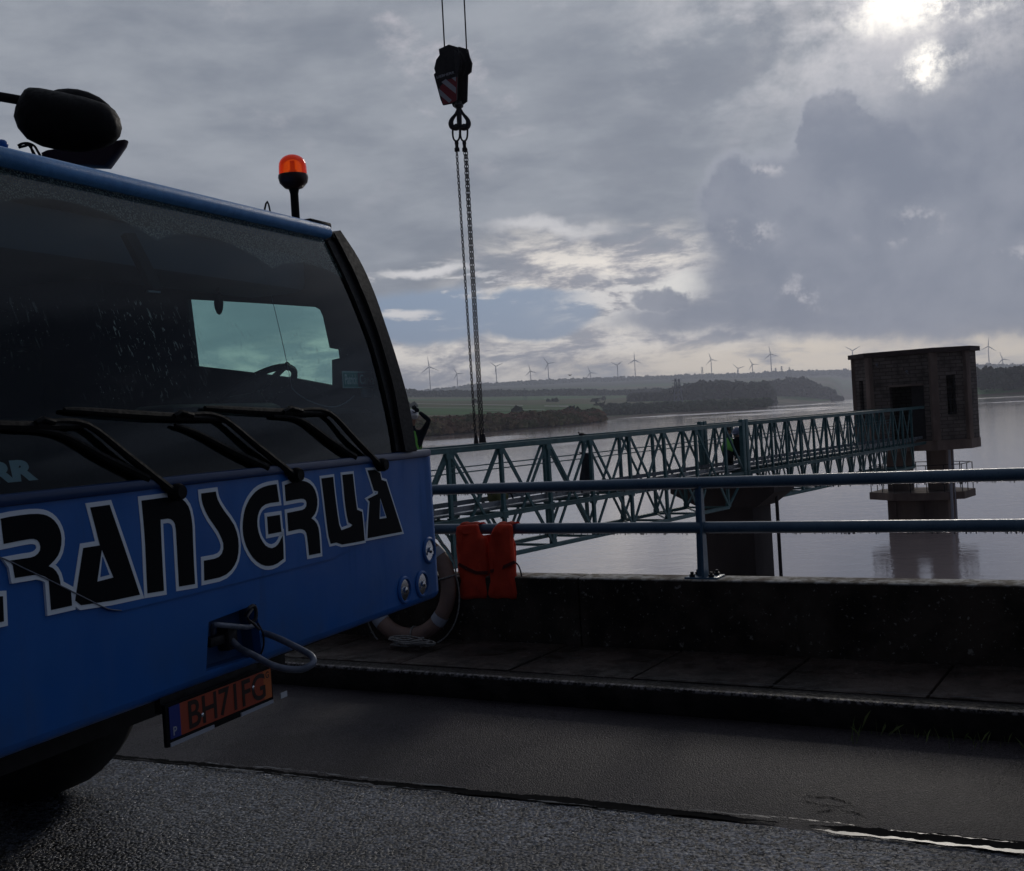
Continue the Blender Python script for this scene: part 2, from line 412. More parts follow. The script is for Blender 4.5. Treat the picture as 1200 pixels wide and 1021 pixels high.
def ground_z(x, y):
    a = atan2(x, y); d = sqrt(x * x + y * y); pr = prof(a)
    for (d0, h0), (d1, h1) in zip(pr, pr[1:]):
        if d0 <= d <= d1: return h0 + (h1 - h0) * (d - d0) / (d1 - d0) + (rough_h(x, y, d) if d > pr[3][0] + 60 else 0)
    return -9
bm = bmesh.new(); az_list = []
a = -pi
while a < pi - 1e-6:
    az_list.append(a); a += R(.14) if -.62 < a < .62 else R(2.5)
for q in TC: az_list.append(q[0])
az_list = sorted(set(round(q, 5) for q in az_list if q < pi - .01))
sub = [1, 1, 2, 2, 8, 12, 16, 5]; rings = []
for a in az_list:
    pr = prof(a); col_ = []
    for k in range(len(pr) - 1):
        for j in range(sub[k]):
            t = j / sub[k]; d = pr[k][0] + (pr[k + 1][0] - pr[k][0]) * t; h = pr[k][1] + (pr[k + 1][1] - pr[k][1]) * t
            x, y = d * sin(a), d * cos(a)
            if k >= 4: h += rough_h(x, y, d)
            col_.append(bm.verts.new((x, y, h)))
    col_.append(bm.verts.new((6600 * sin(a), 6600 * cos(a), 60)))
    rings.append(col_)
c0 = bm.verts.new((0, 0, -9))
for i in range(len(rings)):
    A_, B_ = rings[i], rings[(i + 1) % len(rings)]
    bm.faces.new((c0, B_[0], A_[0]))
    for k in range(len(A_) - 1): bm.faces.new((A_[k], B_[k], B_[k + 1], A_[k + 1]))
def terr(nt, p):
    g = geoc(nt); n1 = noise(nt, g, .004, 5, .6); n2 = noise(nt, g, .02, 6, .6)
    v = nt.nodes.new('ShaderNodeTexVoronoi'); v.inputs['Scale'].default_value = .0045; nt.links.new(g, v.inputs['Vector'])
    s = nt.nodes.new('ShaderNodeSeparateColor'); nt.links.new(v.outputs['Color'], s.inputs[0]); f = N(nt, s.outputs[0])
    c = mixc(nt, f.ss(.25, .6), (.060, .170, .045), (.110, .125, .050))
    c = mixc(nt, f.ss(.72, .85), c, (.17, .15, .09))
    c = mixc(nt, n2.ss(.4, .7) * .7, c, (.055, .075, .032))
    sp = nt.nodes.new('ShaderNodeSeparateXYZ'); nt.links.new(g, sp.inputs[0]); Z_ = N(nt, sp.outputs[2])
    c = mixc(nt, Z_.ss(-1.2, -2.6), c, (.085, .065, .045))
    c = mixc(nt, Z_.ss(60, 90), c, (.045, .06, .045))
    nt.links.new(c, p.inputs['Base Color'])
link('terrain', bm, pmat('terrain', (.05, .07, .03), .95, spec=.1, extra=terr))['kind'] = 'structure'

# ---- water
def quad(bm, pts):
    vs = [bm.verts.new(p) for p in pts]; return bm.faces.new(vs)
def wat(nt, p):
    g = geoc(nt); n1 = noise(nt, g, 1.1, 5, .6, .5); n2 = noise(nt, g, .05, 4, .6); n3 = noise(nt, g, .012, 3, .6, 1.2, vs=(1, .35, 1))
    nt.links.new(((n2.ss(.4, .7) * .05 + n3.ss(.5, .62) * .10 + .035)).s, p.inputs['Roughness'])
    h = n1 * .03 + noise(nt, g, 4, 4, .65) * .012
    bump(nt, p, h, .42, 1.0)
bm = bmesh.new()
quad(bm, [RP(-6500, 7.0, WATER), RP(6500, 7.0, WATER), RP(4600, 4800, WATER), RP(-4600, 4800, WATER)])
link('water', bm, pmat('reservoir_water', (.50, .40, .375), .07, spec=1.0, extra=wat), keep=True)['kind'] = 'structure'

# ---- crest: body of the dam, road, shoulder, kerb, walkway
conc = mottled('old_wet_concrete', (.020, .018, .017), (.040, .036, .032), 2.5, .8, .5, .012, .5, .9, bscale=24)
bm = bmesh.new(); box(bm, RP(0, -1.5, -5.02), 300, 16.6, 10, (r_w, n_w, UZ)); link('dam', bm, conc)['kind'] = 'structure'
def asph(c0, c1, sc, r0, r1, bs):
    def ex(nt, p):
        g = geoc(nt); v = nt.nodes.new('ShaderNodeTexVoronoi'); v.inputs['Scale'].default_value = sc; nt.links.new(g, v.inputs['Vector'])
        st = N(nt, v.outputs['Distance']); s = nt.nodes.new('ShaderNodeSeparateColor'); nt.links.new(v.outputs['Color'], s.inputs[0]); rnd = N(nt, s.outputs[0])
        big = noise(nt, g, .9, 6, .65); huge = noise(nt, g, .35, 4, .6, .8); mid = noise(nt, g, 7, 5, .6); fi = noise(nt, g, sc * 1.3, 4, .7)
        c = mixc(nt, rnd.ss(.2, .95), c0, c1); c = mixc(nt, big.ss(.40, .62) * .6, c, tuple(q * .9 for q in c0)); c = mixc(nt, mid.ss(.52, .72) * .45, c, tuple(q * .5 + .01 for q in c1))
        nt.links.new(c, p.inputs['Base Color'])
        nt.links.new(((fi.ss(.35, .65) * (r1 - r0) + r0) * (huge.ss(.38, .62) * .55 + .6)).s, p.inputs['Roughness'])
        bump(nt, p, st * -.8 + rnd * .5 + fi * .5, bs, .014)
    return ex
road_m = pmat('coarse_wet_asphalt', (.04, .04, .045), .5, spec=.5, extra=asph((.016, .016, .019), (.26, .28, .33), 62, .14, .55, 1.0))
sh_m = pmat('smooth_dark_asphalt', (.03, .028, .032), .6, spec=.14, extra=asph((.021, .017, .020), (.075, .064, .072), 130, .34, .72, .5))
def strip(name, near, far, z, mat, a0=-40, a1=40, step=.03):
    """sheet along the road between two edge functions v(a)"""
    bm = bmesh.new(); prev = None; k = int((a1 - a0) / step)
    for i in range(k + 1):
        a = a0 + (a1 - a0) * i / k; q = (bm.verts.new(RP(a, near(a), z)), bm.verts.new(RP(a, far(a), z)))
        if prev: bm.faces.new((prev[0], q[0], q[1], prev[1]))
        prev = q
    o = link(name, bm, mat, keep=True); o['kind'] = 'structure'; return o
def wob(a, s, amp, seed=0): return mn.fractal(V((a * s, seed * 3.7, 1.3)), .8, 2.1, 5) * amp
# seam line measured on the ground: v grows slowly to the right
def seam(a):
    return 4.27 + max(-3, min(3, a + 4.9)) * .0564 * 1.0 + wob(a, 1.1, .018)
pL = at_z(130, 888, 0); pR = at_z(1200, 1000, 0)
aL, vL = pL.dot(r_w), pL.dot(n_w); aR, vR = pR.dot(r_w), pR.dot(n_w)
def seam(a): return vL + (vR - vL) * (max(aL - 1, min(aR + 1, a)) - aL) / (aR - aL) + wob(a, 1.1, .02)
strip('road_shoulder', lambda a: 3.9, lambda a: V_KERB + .02, .000, sh_m, step=.5)
strip('road', lambda a: -9.8, lambda a: seam(a) - .012 + wob(a, 9, .007, 2), .004, road_m)
# open seam with tar, and the thin film of rain lying in it
def ribbon(bm, a0, a1, c, wd, z, seed, fine=1.0):
    k = int((a1 - a0) / .006); prev = None
    for i in range(k + 1):
        a = a0 + (a1 - a0) * i / k; t = i / k; e = min(1, t * 9, (1 - t) * 9)
        w_ = max(.001, wd * e * (1 + .5 * wob(a, 4, 1, seed))) ; o_ = wob(a, 9, .013 * fine, seed + 5)
        q = (bm.verts.new(RP(a, c(a) - w_ / 2 + o_, z)), bm.verts.new(RP(a, c(a) + w_ / 2 + wob(a, 26, .012 * fine, seed + 9), z)))
        if prev: bm.faces.new((prev[0], q[0], q[1], prev[1]))
        prev = q
def px_a(x): # along-road coordinate of the seam under a photo column
    y = 888 + (x - 130) * 112 / 1070; p = at_z(x, y, 0); return p.dot(r_w)
tar = pmat('tar_seam', (.005, .005, .006), .95, spec=.05)
bm = bmesh.new()
ribbon(bm, px_a(-200), px_a(560), lambda a: seam(a) + .02, .036, .008, 1)
ribbon(bm, px_a(420), px_a(915), lambda a: seam(a) + .028 , .070, .0085, 2)
ribbon(bm, px_a(945), px_a(1900), lambda a: seam(a) + .034, .095, .008, 3)
for i, (x_, y_, L_, an) in enumerate(((962, 934, .16, .1), (985, 938, .13, -.5), (978, 944, .18, .25), (968, 950, .10, .9), (1000, 952, .14, -.3), (950, 940, .08, -.2))):
    c_ = at_z(x_, y_, .003); dd = r_w * cos(an) + n_w * sin(an); sd_ = n_w * cos(an) - r_w * sin(an); prev = None
    for k in range(25):
        t = k / 24; p = c_ + dd * (t - .5) * L_ + sd_ * wob(t, 6, .012, 30 + i); w_ = .0035 * sin(pi * t) * (1 + wob(t, 11, 1, 40 + i)) + .0004; q = (bm.verts.new(p - sd_ * w_), bm.verts.new(p + sd_ * w_))
        if prev: bm.faces.new((prev[0], q[0], q[1], prev[1]))
        prev = q
link('tar_seam', bm, tar, keep=True)['kind'] = 'structure'
film = pmat('rain_film', (.05, .05, .055), .30, spec=.35)
film.node_tree.nodes['Principled BSDF'].inputs['IOR'].default_value = 1.4
bm = bmesh.new()
for x0, x1, off, wd, s in ((225, 420, -.018, .008, 4), (235, 330, .045, .006, 5), (395, 540, -.022, .010, 6), (300, 470, .050, .006, 14), (470, 540, .05, .012, 7), (620, 700, -.016, .010, 8), (705, 790, -.03, .006, 9), (700, 900, .060, .006, 15),
                           (952, 1330, -.022, .026, 10), (1040, 1190, .055, .006, 11), (1330, 1500, -.02, .02, 12), (860, 1000, .07, .006, 13)):
    ribbon(bm, px_a(x0), px_a(x1), lambda a, o=off: seam(a) + o, wd, .011 + s * .0003, s, 1)
for a0, a1, s_ in ((-3, -.2, 50), (-.1, 1.1, 51), (1.15, 2.6, 52), (2.7, 6, 53)):
    ribbon(bm, a0, a1, lambda a: V_KERB + .158, .010, Z_WALK + .010, s_, .7)
tag(link('rain_puddles', bm, film, keep=True), kind='structure')

# kerb stones and walkway slabs
def kerbx(nt, p):
    g = geoc(nt); sp = nt.nodes.new('ShaderNodeSeparateXYZ'); nt.links.new(g, sp.inputs[0]); z = N(nt, sp.outputs[2]); n1 = noise(nt, g, 5, 6, .6); n2 = noise(nt, g, 40, 6, .65)
    c = mixc(nt, n1.ss(.35, .65), (.008, .007, .007), (.028, .023, .021)); vd = nt.nodes.new('ShaderNodeVectorMath'); vd.operation = 'DOT_PRODUCT'; vd.inputs[1].default_value = n_w; nt.links.new(g, vd.inputs[0]); vv_ = N(nt, vd.outputs['Value']); c = mixc(nt, z.ss(Z_WALK - .028, Z_WALK - .012) * vv_.ss(V_KERB + .035, V_KERB + .015) * n2.ss(.44, .6), c, (.26, .24, .24)); nt.links.new(c, p.inputs['Base Color'])  # pale broken line on the top edge: wet highlights painted into the colour
    nt.links.new((n2.ss(.35, .65) * .4 + .35).s, p.inputs['Roughness']); bump(nt, p, n2 + n1, .6, .008)
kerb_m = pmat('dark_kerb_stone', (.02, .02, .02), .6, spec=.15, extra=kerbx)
bm = bmesh.new()
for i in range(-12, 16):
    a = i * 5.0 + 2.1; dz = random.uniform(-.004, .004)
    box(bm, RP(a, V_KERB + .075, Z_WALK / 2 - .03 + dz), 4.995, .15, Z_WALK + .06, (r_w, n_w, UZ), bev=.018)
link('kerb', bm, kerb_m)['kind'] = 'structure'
def walkx(nt, p):
    g = geoc(nt); n1 = noise(nt, g, 2.6, 6, .6); n2 = noise(nt, g, 30, 6, .7); n3 = noise(nt, g, 9, 6, .65)
    c = mixc(nt, n1.ss(.36, .64), (.018, .013, .011), (.066, .048, .041)); c = mixc(nt, n3.ss(.55, .66) * .7, c, (.018, .016, .013)); c = mixc(nt, n2.ss(.60, .68) * .6, c, (.20, .17, .16)); nt.links.new(c, p.inputs['Base Color'])
    nt.links.new((n3.ss(.4, .6) * .45 + .35).s, p.inputs['Roughness']); bump(nt, p, n2 + n3, .7, .008)
walk_m = pmat('dark_walkway_slab', (.04, .03, .03), .7, spec=.2, extra=walkx)
bm = bmesh.new()
for i in range(-30, 40):
    a = i * .8; box(bm, RP(a, (V_KERB + .155 + V_PAR) / 2, Z_WALK - .06 + random.uniform(-.003, .003)), .785, V_PAR - V_KERB - .165, .12, (r_w, n_w, UZ), bev=.008)
link('walkway', bm, walk_m)['kind'] = 'structure'
def parm(nt, p):
    g = geoc(nt); s = nt.nodes.new('ShaderNodeSeparateXYZ'); nt.links.new(g, s.inputs[0]); z = N(nt, s.outputs[2])
    n1 = noise(nt, g, 3, 7, .6); n2 = noise(nt, g, 16, 6, .65); n3 = noise(nt, g, 1.2, 4, .6, vs=(1, 1, .2))
    c = mixc(nt, n1.ss(.35, .65), (.012, .0095, .0085), (.052, .040, .033)); c = mixc(nt, n3.ss(.5, .7) * .6, c, (.012, .012, .010)); c = mixc(nt, n2.ss(.62, .72) * .8, c, (.22, .21, .19)); c = mixc(nt, noise(nt, g, 45, 4, .6).ss(.64, .70) * .7, c, (.26, .25, .23))
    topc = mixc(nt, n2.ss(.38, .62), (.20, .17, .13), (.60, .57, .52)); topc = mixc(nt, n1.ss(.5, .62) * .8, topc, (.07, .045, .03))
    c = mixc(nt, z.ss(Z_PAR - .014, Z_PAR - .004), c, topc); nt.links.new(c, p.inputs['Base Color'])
    bump(nt, p, n2 + n1 * 2, .5, .01)
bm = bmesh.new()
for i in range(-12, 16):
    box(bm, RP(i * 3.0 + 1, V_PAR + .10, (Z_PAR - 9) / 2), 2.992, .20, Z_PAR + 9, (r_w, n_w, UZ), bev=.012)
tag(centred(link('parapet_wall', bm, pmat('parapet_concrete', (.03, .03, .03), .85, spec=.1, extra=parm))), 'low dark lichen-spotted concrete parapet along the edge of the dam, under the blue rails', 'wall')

# ---- guard rail on the parapet
ap = at_plane(826, 678, RP(0, V_PAR + .09), n_w).dot(r_w)
rail_v = V_PAR + .09
zt = at_plane(826, 566, RP(0, rail_v), n_w).z; zl = at_plane(826, 618.5, RP(0, rail_v), n_w).z
gr = thing('guard_rail', RP(ap, rail_v, Z_PAR), 'blue painted pipe guard rail with two bars bolted along the top of the parapet', 'railing')
for z in (zt, zl):
    bm = bmesh.new(); tube(bm, [RP(a, rail_v, z + wob(a, .5, .003, 3)) for a in [i * 1.0 for i in range(-24, 31)]], .036, 20); link('rail', bm, M['rail'], gr)
    dr = bmesh.new()
    for _ in range(260):
        a_ = ap + random.uniform(-3.2, 3.2); r__ = random.uniform(.002, .0045); rnd_blob(dr, RP(a_, rail_v + random.uniform(-.006, .004), z - .036 - r__ * .7), r__, r__, r__ * 1.5, 1, 0)
    link('water_drops', dr, film, gr)['kind'] = 'stuff'
def add_post(a):
    bm = bmesh.new()
    # flat-faced post, wider at its foot, with a stiffening fin on the walkway side
    w0, w1 = .044, .028
    for (u0, u1, v0, v1) in ((-1, .25, -.006, .006),):
        vs = []
        for z, w_ in ((Z_PAR + .012, w0), (zt - .02, w1)):
            for du, dv in ((-w_, -.008), (w_ * .3, -.008), (w_ * .3, .008), (-w_, .008)): vs.append(bm.verts.new(RP(a + du, rail_v + dv, z)))
        for f in ((0, 1, 2, 3), (7, 6, 5, 4), (0, 4, 5, 1), (1, 5, 6, 2), (2, 6, 7, 3), (3, 7, 4, 0)): bm.faces.new([vs[i] for i in f])
        vs = []
        for z, w_ in ((Z_PAR + .012, .075), (zt - .02, .030)):
            for du, dv in ((w0 * .3 - .004, -w_), (w0 * .3 + .012, -w_), (w0 * .3 + .012, .008), (w0 * .3 - .004, .008)): vs.append(bm.verts.new(RP(a + du - (z > 1) * .005, rail_v + dv, z)))
        for f in ((0, 1, 2, 3), (7, 6, 5, 4), (0, 4, 5, 1), (1, 5, 6, 2), (2, 6, 7, 3), (3, 7, 4, 0)): bm.faces.new([vs[i] for i in f])
    po = link('post', bm, M['rail'], gr, smooth=False)
    bm = bmesh.new(); box(bm, RP(a, rail_v, Z_PAR + .006), .21, .15, .012, (r_w, n_w, UZ), bev=.002); link('base_plate', bm, M['rail'], po)
    for du in (-.062, .062):
        for dv in (-.05, .05):
            bm = bmesh.new(); lathe(bm, RP(a + du, rail_v + dv, Z_PAR + .012), [(.018, 0), (.018, .016), (.011, .017), (.011, .030), (.008, .032)], seg=6); link('bolt', bm, M['iron'], po, smooth=False)
for k in range(-6, 8): add_post(ap + k * 2.25)

# ---- footbridge (two spans of lattice girders) out to the intake tower
ZT, ZM, ZB, BW = 1.15, -.08, -.83, 1.15
fb = thing('footbridge', BP(-9.6, -BW / 2, 0), 'long blue-green lattice girder footbridge running from the dam out to the intake tower', 'bridge')
LS, LE = -9.55, 25.9; LP = 11.72
def H(b_, **k):
    return b_
truss_off = 0.36
for side in (0, -BW):
    tl = link; up = UZ
    for (l0, l1) in ((LS, LP), (LP + .16, LE)):
        bm = bmesh.new(); bar(bm, BP(l0, side, ZT), BP(l1, side, ZT), .085, .085, bev=.008); bar(bm, BP(l0, side, ZT + .045), BP(l1, side, ZT + .045), .12, .012); link('top_chord', bm, M['truss'], fb)
        bm = bmesh.new(); bar(bm, BP(l0, side, ZM), BP(l1, side, ZM), .07, .085, bev=.006); bar(bm, BP(l0, side + .03, ZM + .046), BP(l1, side + .03, ZM + .046), .10, .010); link('deck_chord', bm, M['truss'], fb)
    nodes = []
    L = truss_off + 1.5 * -6
    while L < LE - .3: nodes.append(L); L += 1.49
    s1 = [q for q in nodes if q < LP - .5]; s2 = [LP + .75 + .93 * q for q in range(14)]
    for ns in (s1, s2):
        bm = bmesh.new(); bar(bm, BP(ns[0], side, ZB), BP(ns[-1], side, ZB), .075, .08, bev=.006); link('bottom_chord', bm, M['truss'], fb)
        for i, L in enumerate(ns):
            bm = bmesh.new(); bar(bm, BP(L, side, ZB), BP(L, side, ZT), .072 if L < LP else .05, .06, up=e_d)
            for zg, hg in ((ZT - .08, .12), (ZM, .16), (ZB + .06, .11)): box(bm, BP(L, side, zg), .15 if L < LP else .09, .076 if zg != ZM else .078, hg, (b_d, e_d, UZ))
            link('post', bm, M['truss'], fb)
            if i < len(ns) - 1:
                L2 = ns[i + 1]
                for (za, zb) in ((ZT, ZB), (ZB, ZT)):
                    bm = bmesh.new(); sh_ = e_d * (.022 if za > zb else -.022)
                    bar(bm, BP(L, side, za) + sh_, BP(L2, side, zb) + sh_, .055 if L < LP else .042, .03, up=e_d); link('diagonal_brace', bm, M['truss'], fb)
    for (la, lb) in ((s1[-1], LP), (s2[0], LP + .16)):
        for za, zb in ((ZT, ZM), (ZB, ZM)):
            bm = bmesh.new(); bar(bm, BP(la, side, za), BP(lb, side, zb), .055, .04, up=e_d); link('end_brace', bm, M['truss'], fb)
    for L in (LP - .02, LP + .18):
        bm = bmesh.new(); bar(bm, BP(L, side, -.35), BP(L, side, ZT + .12), .15, .10, up=e_d, bev=.006); link('end_post', bm, M['truss'], fb)
    # two thin hand pipes inside
    for hz_ in (.68, .78):
        bm = bmesh.new(); tube(bm, [BP(LS, side + (.05 if side else -.05), hz_), BP(LE, side + (.05 if side else -.05), hz_)], .013, 6)
        if side: link('hand_pipe', bm, M['truss'], fb)
        else: bm.free()
bm = bmesh.new()
nodes = s1 + s2
for L in nodes:
    for z_, w_, h_ in ((ZM + .01, .06, .07), (ZB, .04, .05)):
        bm = bmesh.new(); bar(bm, BP(L, 0, z_), BP(L, -BW, z_), w_, h_); link('cross_beam', bm, M['truss'], fb)
for L, L2 in zip(nodes, nodes[1:]):
    if L < LP < L2: continue
    bm = bmesh.new(); bar(bm, BP(L, 0, ZB), BP(L2, -BW, ZB + .002), .035, .03); link('wind_brace', bm, M['truss'], fb)
bm = bmesh.new()
k = 0; L = LS
while L < LE - 1.2:
    for d0, d1 in ((-.10, -.55), (-.57, -1.03)):
        box(bm, BP(L + .6, (d0 + d1) / 2, .035 + random.uniform(-.004, .004)), 1.18, abs(d1 - d0) - .01, .03, (b_d, e_d, UZ))
    L += 1.2
link('deck', bm, M['deck'], fb)
for d_ in (-.02, -BW + .02):
    bm = bmesh.new(); bar(bm, BP(LS, d_ - .06 if d_ > -.5 else d_ + .06, .12), BP(LE, d_ - .06 if d_ > -.5 else d_ + .06, .12), .02, .09); link('kick_plate', bm, M['deck'], fb)

# things on the bridge: olive canvas bag with its strap, hanging tarpaulin
bl = (at_plane(584, 584, BP(0, -.75), e_d) - B0).dot(b_d)
bt = thing('canvas_bag', BP(bl, -.75, .05), 'squat olive canvas bag lying on the footbridge deck', 'bag')
bm = bmesh.new(); rnd_blob(bm, BP(bl, -.75, .05 + .15), .20, .16, .155, 3, .10, 2, (b_d, e_d, UZ), .6); link('sack', bm, M['olive'], bt)
bm = bmesh.new(); tube(bm, smooth_pts([BP(bl + .17, -.75, .22), BP(bl + .32, -.7, .20), BP(bl + .42, -.72, .10), BP(bl + .36, -.7, .065), BP(bl + .2, -.72, .07)], 5), .017, 8); link('strap', bm, M['jacket'], bt)
tl_ = (at_plane(684, 540, BP(0, -BW + .06), e_d) - B0).dot(b_d)
bm = bmesh.new(); gw, gh = 10, 16; g_ = []
for i in range(gh + 1):
    row = []
    for j in range(gw + 1):
        t = i / gh; u = j / gw - .5
        wd = .26 + .08 * t
        row.append(bm.verts.new(BP(tl_ + u * wd + .03 * sin(t * 5), -BW + .10 + .05 * sin(u * 19 + t * 2) * (.3 + t) + (-.09 if i == 0 else 0), .82 - t * .70)))
    g_.append(row)
for i in range(gh):
    for j in range(gw): bm.faces.new((g_[i][j], g_[i][j + 1], g_[i + 1][j + 1], g_[i + 1][j]))
bmesh.ops.solidify(bm, geom=bm.faces[:], thickness=.012)
tag(centred(link('hanging_tarp', bm, M['tarp'])), 'folded dark tarpaulin hung over the hand pipe on the far side of the footbridge', 'tarpaulin')

# ---- pier under the bridge's middle
pier_m = mottled('pier_concrete', (.022, .016, .016), (.045, .034, .033), .9, .9, .5, .02, vs=(1, 1, .3), bscale=12)
PC = 12.5; pt = thing('bridge_pier', BP(PC, -BW / 2, WATER), 'massive dark concrete pier with a flared head under the middle of the footbridge', 'pier')
bm = bmesh.new(); box(bm, BP(PC, -.66, -4.7), 1.10, 1.42, 7.6, (b_d, e_d, UZ), bev=.05); link('shaft', bm, pier_m, pt)
bm = bmesh.new()
sec = [(-1.62, -.30), (1.30, -.30), (1.30, -.58), (.78, -.95), (-.80, -.95), (-1.62, -.58)]
prism(bm, [[(p[0] - .62, p[1]) for p in sec]], lambda a_, z_, d_: BP(PC + d_, a_, z_), -.60, .60); link('head', bm, pier_m, pt, smooth=False)
bm = bmesh.new(); pp = at_dist(911, 600, 29.6); tube(bm, [V((pp.x, pp.y, -.45)), V((pp.x, pp.y, -6))], .045, 10); link('down_pipe', bm, M['iron'], pt)

# ---- intake tower
def brickm(nt, p):
    g = nt.nodes.new('ShaderNodeTexCoord').outputs['UV']; bt_ = nt.nodes.new('ShaderNodeTexBrick'); bt_.inputs['Scale'].default_value = 1
    bt_.inputs['Color1'].default_value = (.115, .100, .092, 1); bt_.inputs['Color2'].default_value = (.165, .146, .134, 1); bt_.inputs['Mortar'].default_value = (.07, .055, .048, 1)
    bt_.inputs['Brick Width'].default_value = .42; bt_.inputs['Row Height'].default_value = .13; bt_.inputs['Mortar Size'].default_value = .016; nt.links.new(g, bt_.inputs['Vector'])
    gg = geoc(nt); n1 = noise(nt, gg, 1.6, 6, .65); n2 = noise(nt, gg, 9, 5, .6)
    c = mixc(nt, n1.ss(.42, .68) * .75, bt_.outputs[0], (.028, .022, .020)); c = mixc(nt, n2.ss(.6, .72) * .35, c, (.12, .095, .08))
    nt.links.new(c, p.inputs['Base Color']); bump(nt, p, N(nt, bt_.outputs['Fac']) * -1 + n2 * .5, .6, .015)
brick = pmat('sooty_block_wall', (.07, .05, .04), .9, extra=brickm)
twc = mottled('tower_concrete', (.12, .09, .078), (.22, .17, .145), 1.3, .9, .5, .02, vs=(1, 1, .35), bscale=14)
void = pmat('dark_interior', (.006, .005, .005), 1, spec=0)
TCL, TDP = 27.44, 1.12
tw = thing('intake_tower', BP(TCL, -.77, WATER), 'brown eight-sided intake tower house on two legs standing in the reservoir', 'tower')
LF = 26.0; c1 = .88
plan = [(LF, .38), (LF + c1, .38 + c1), (LF + c1 + TDP, .38 + c1), (LF + 2 * c1 + TDP, .38), (LF + 2 * c1 + TDP, -1.90), (LF + c1 + TDP, -1.90 - c1), (LF + c1, -1.90 - c1), (LF, -1.90)]
HB, HT = -.02, 3.02
walls = thing
def wall_panel(bm, p0, p1, z0, z1, holes, th=.25):
    """wall from plan point p0 to p1 with openings (u0,u1,z0,z1); uv laid in metres"""
    P0 = BP(p0[0], p0[1]); P1 = BP(p1[0], p1[1]); d = (P1 - P0); Ln = d.length; d.normalize(); cen = BP(TCL, -.77); nn = d.cross(UZ)
    if nn.dot(P0 - cen) > 0: nn = -nn
    fn = lambda u, z, q: P0 + d * u + nn * q + V((0, 0, z))
    hl = [[(a_, b_), (c_, b_), (c_, e_), (a_, e_)] for a_, c_, b_, e_ in holes]
    k0 = len(bm.faces); prism(bm, [[(0, z0), (Ln, z0), (Ln, z1), (0, z1)]] + hl, fn, 0, th)
    uvl = bm.loops.layers.uv.verify(); bm.faces.ensure_lookup_table()
    for f in bm.faces[k0:]:
        for l in f.loops: q = l.vert.co - P0; l[uvl].uv = (q.dot(d) + q.dot(nn), q.z)
    return fn, Ln
bm = bmesh.new(); fns = []
holes = {7: [], 0: [(.62, .86, .95, 2.25)], 6: [(.50, .78, .80, 2.15)]}
for i in range(8):
    p0, p1 = plan[i], plan[(i + 1) % 8]; Ln = (BP(*p0) - BP(*p1)).length
    if i == 7: h_ = [(.72, 1.92, .02, 1.92)]     # doorway, walked into from the bridge
    elif i in (0, 6): h_ = [(Ln / 2 - .17, Ln / 2 + .17, .85, 2.22)]
    else: h_ = []
    fns.append(wall_panel(bm, p0, p1, HB, HT, h_))
link('house_wall', bm, brick, tw, smooth=False)
def octo(bm, grow, z0, z1, c=(TCL, -.77)):
    pl = [(c[0] + (p[0] - c[0]) * (1 + grow), c[1] + (p[1] - c[1]) * (1 + grow)) for p in plan]
    prism(bm, [pl], lambda a_, b_, z: BP(a_, b_, z), z0, z1)
roofm = mottled('roof_slab', (.030, .018, .020), (.052, .034, .034), 2, .8, .3, .01)
bm = bmesh.new(); octo(bm, .075, HT + .002, HT + .16); link('roof', bm, roofm, tw, smooth=False)
bm = bmesh.new(); octo(bm, .012, -.36, HB - .002); link('floor_slab', bm, twc, tw, smooth=False)
for i in (0, 7, 1, 6):   # corner piers standing proud
    p = plan[i]; cc = BP(TCL, -.77); q = BP(*p); dv = (q - cc); dv.z = 0; dv.normalize()
    bm = bmesh.new(); s_ = dv.cross(UZ); box(bm, q + V((0, 0, (HB + HT) / 2)) - dv * .06, .22, .26, HT - HB - .006, (dv, s_, UZ), bev=.01); link('corner_pier', bm, twc, tw)
# window grilles, door leaf
for i in (0, 6):
    fn, Ln = fns[i]; bm = bmesh.new(); u0, u1 = Ln / 2 - .17, Ln / 2 + .17
    for u in (u0 + .015, Ln / 2, u1 - .015): bar(bm, fn(u, .86, .10), fn(u, 2.21, .10), .03)
    for z in (.9, 1.35, 1.8, 2.18): bar(bm, fn(u0 + .01, z, .10), fn(u1 - .01, z, .10), .03)
    link('window_frame', bm, M['iron'], tw)
fn, Ln = fns[7]; bm = bmesh.new()
box(bm, (fn(1.65, .97, .3)), .04, .5, 1.88, (b_d, (fn(1, 0, 0) - fn(0, 0, 0)).normalized(), UZ)); link('door_leaf', bm, M['iron'], tw)
bm = bmesh.new(); bar(bm, fn(.72, 1.95, -.03), fn(1.92, 1.95, -.03), .08, .07); link('lintel', bm, twc, tw)
# small lamp bracket and insulators on the front
for u, z in ((1.42, 2.35), (.38, 2.66)):
    bm = bmesh.new(); p = fn(u, z, 0); nn = (fn(0, 0, -1) - fn(0, 0, 0)); tube(bm, [p, p + nn * .10, p + nn * .16 + UZ * .04], .015, 6); lathe(bm, p + nn * .16 + UZ * .04, [(.02, 0), (.045, .03), (.045, .06), (.02, .08)], seg=10); link('bracket_lamp', bm, M['steel'], tw)
for dl in (-.72, .72):
    bm = bmesh.new(); box(bm, BP(TCL, -.77 + dl + .05, -1.1), .84, .70, 1.46, (b_d, e_d, UZ), bev=.02); link('leg', bm, twc, tw)
bm = bmesh.new(); box(bm, BP(TCL, -.72, -5.05), 1.05, 2.16, 5.9, (b_d, e_d, UZ), bev=.03)
for dl in (-.88, 0, .88): box(bm, BP(26.89, -.72 + dl, -4.9), .05, .28 if dl else .5, 5.4, (b_d, e_d, UZ), bev=.01)
link('shaft', bm, twc, tw)
PZ = -1.84; bm = bmesh.new()
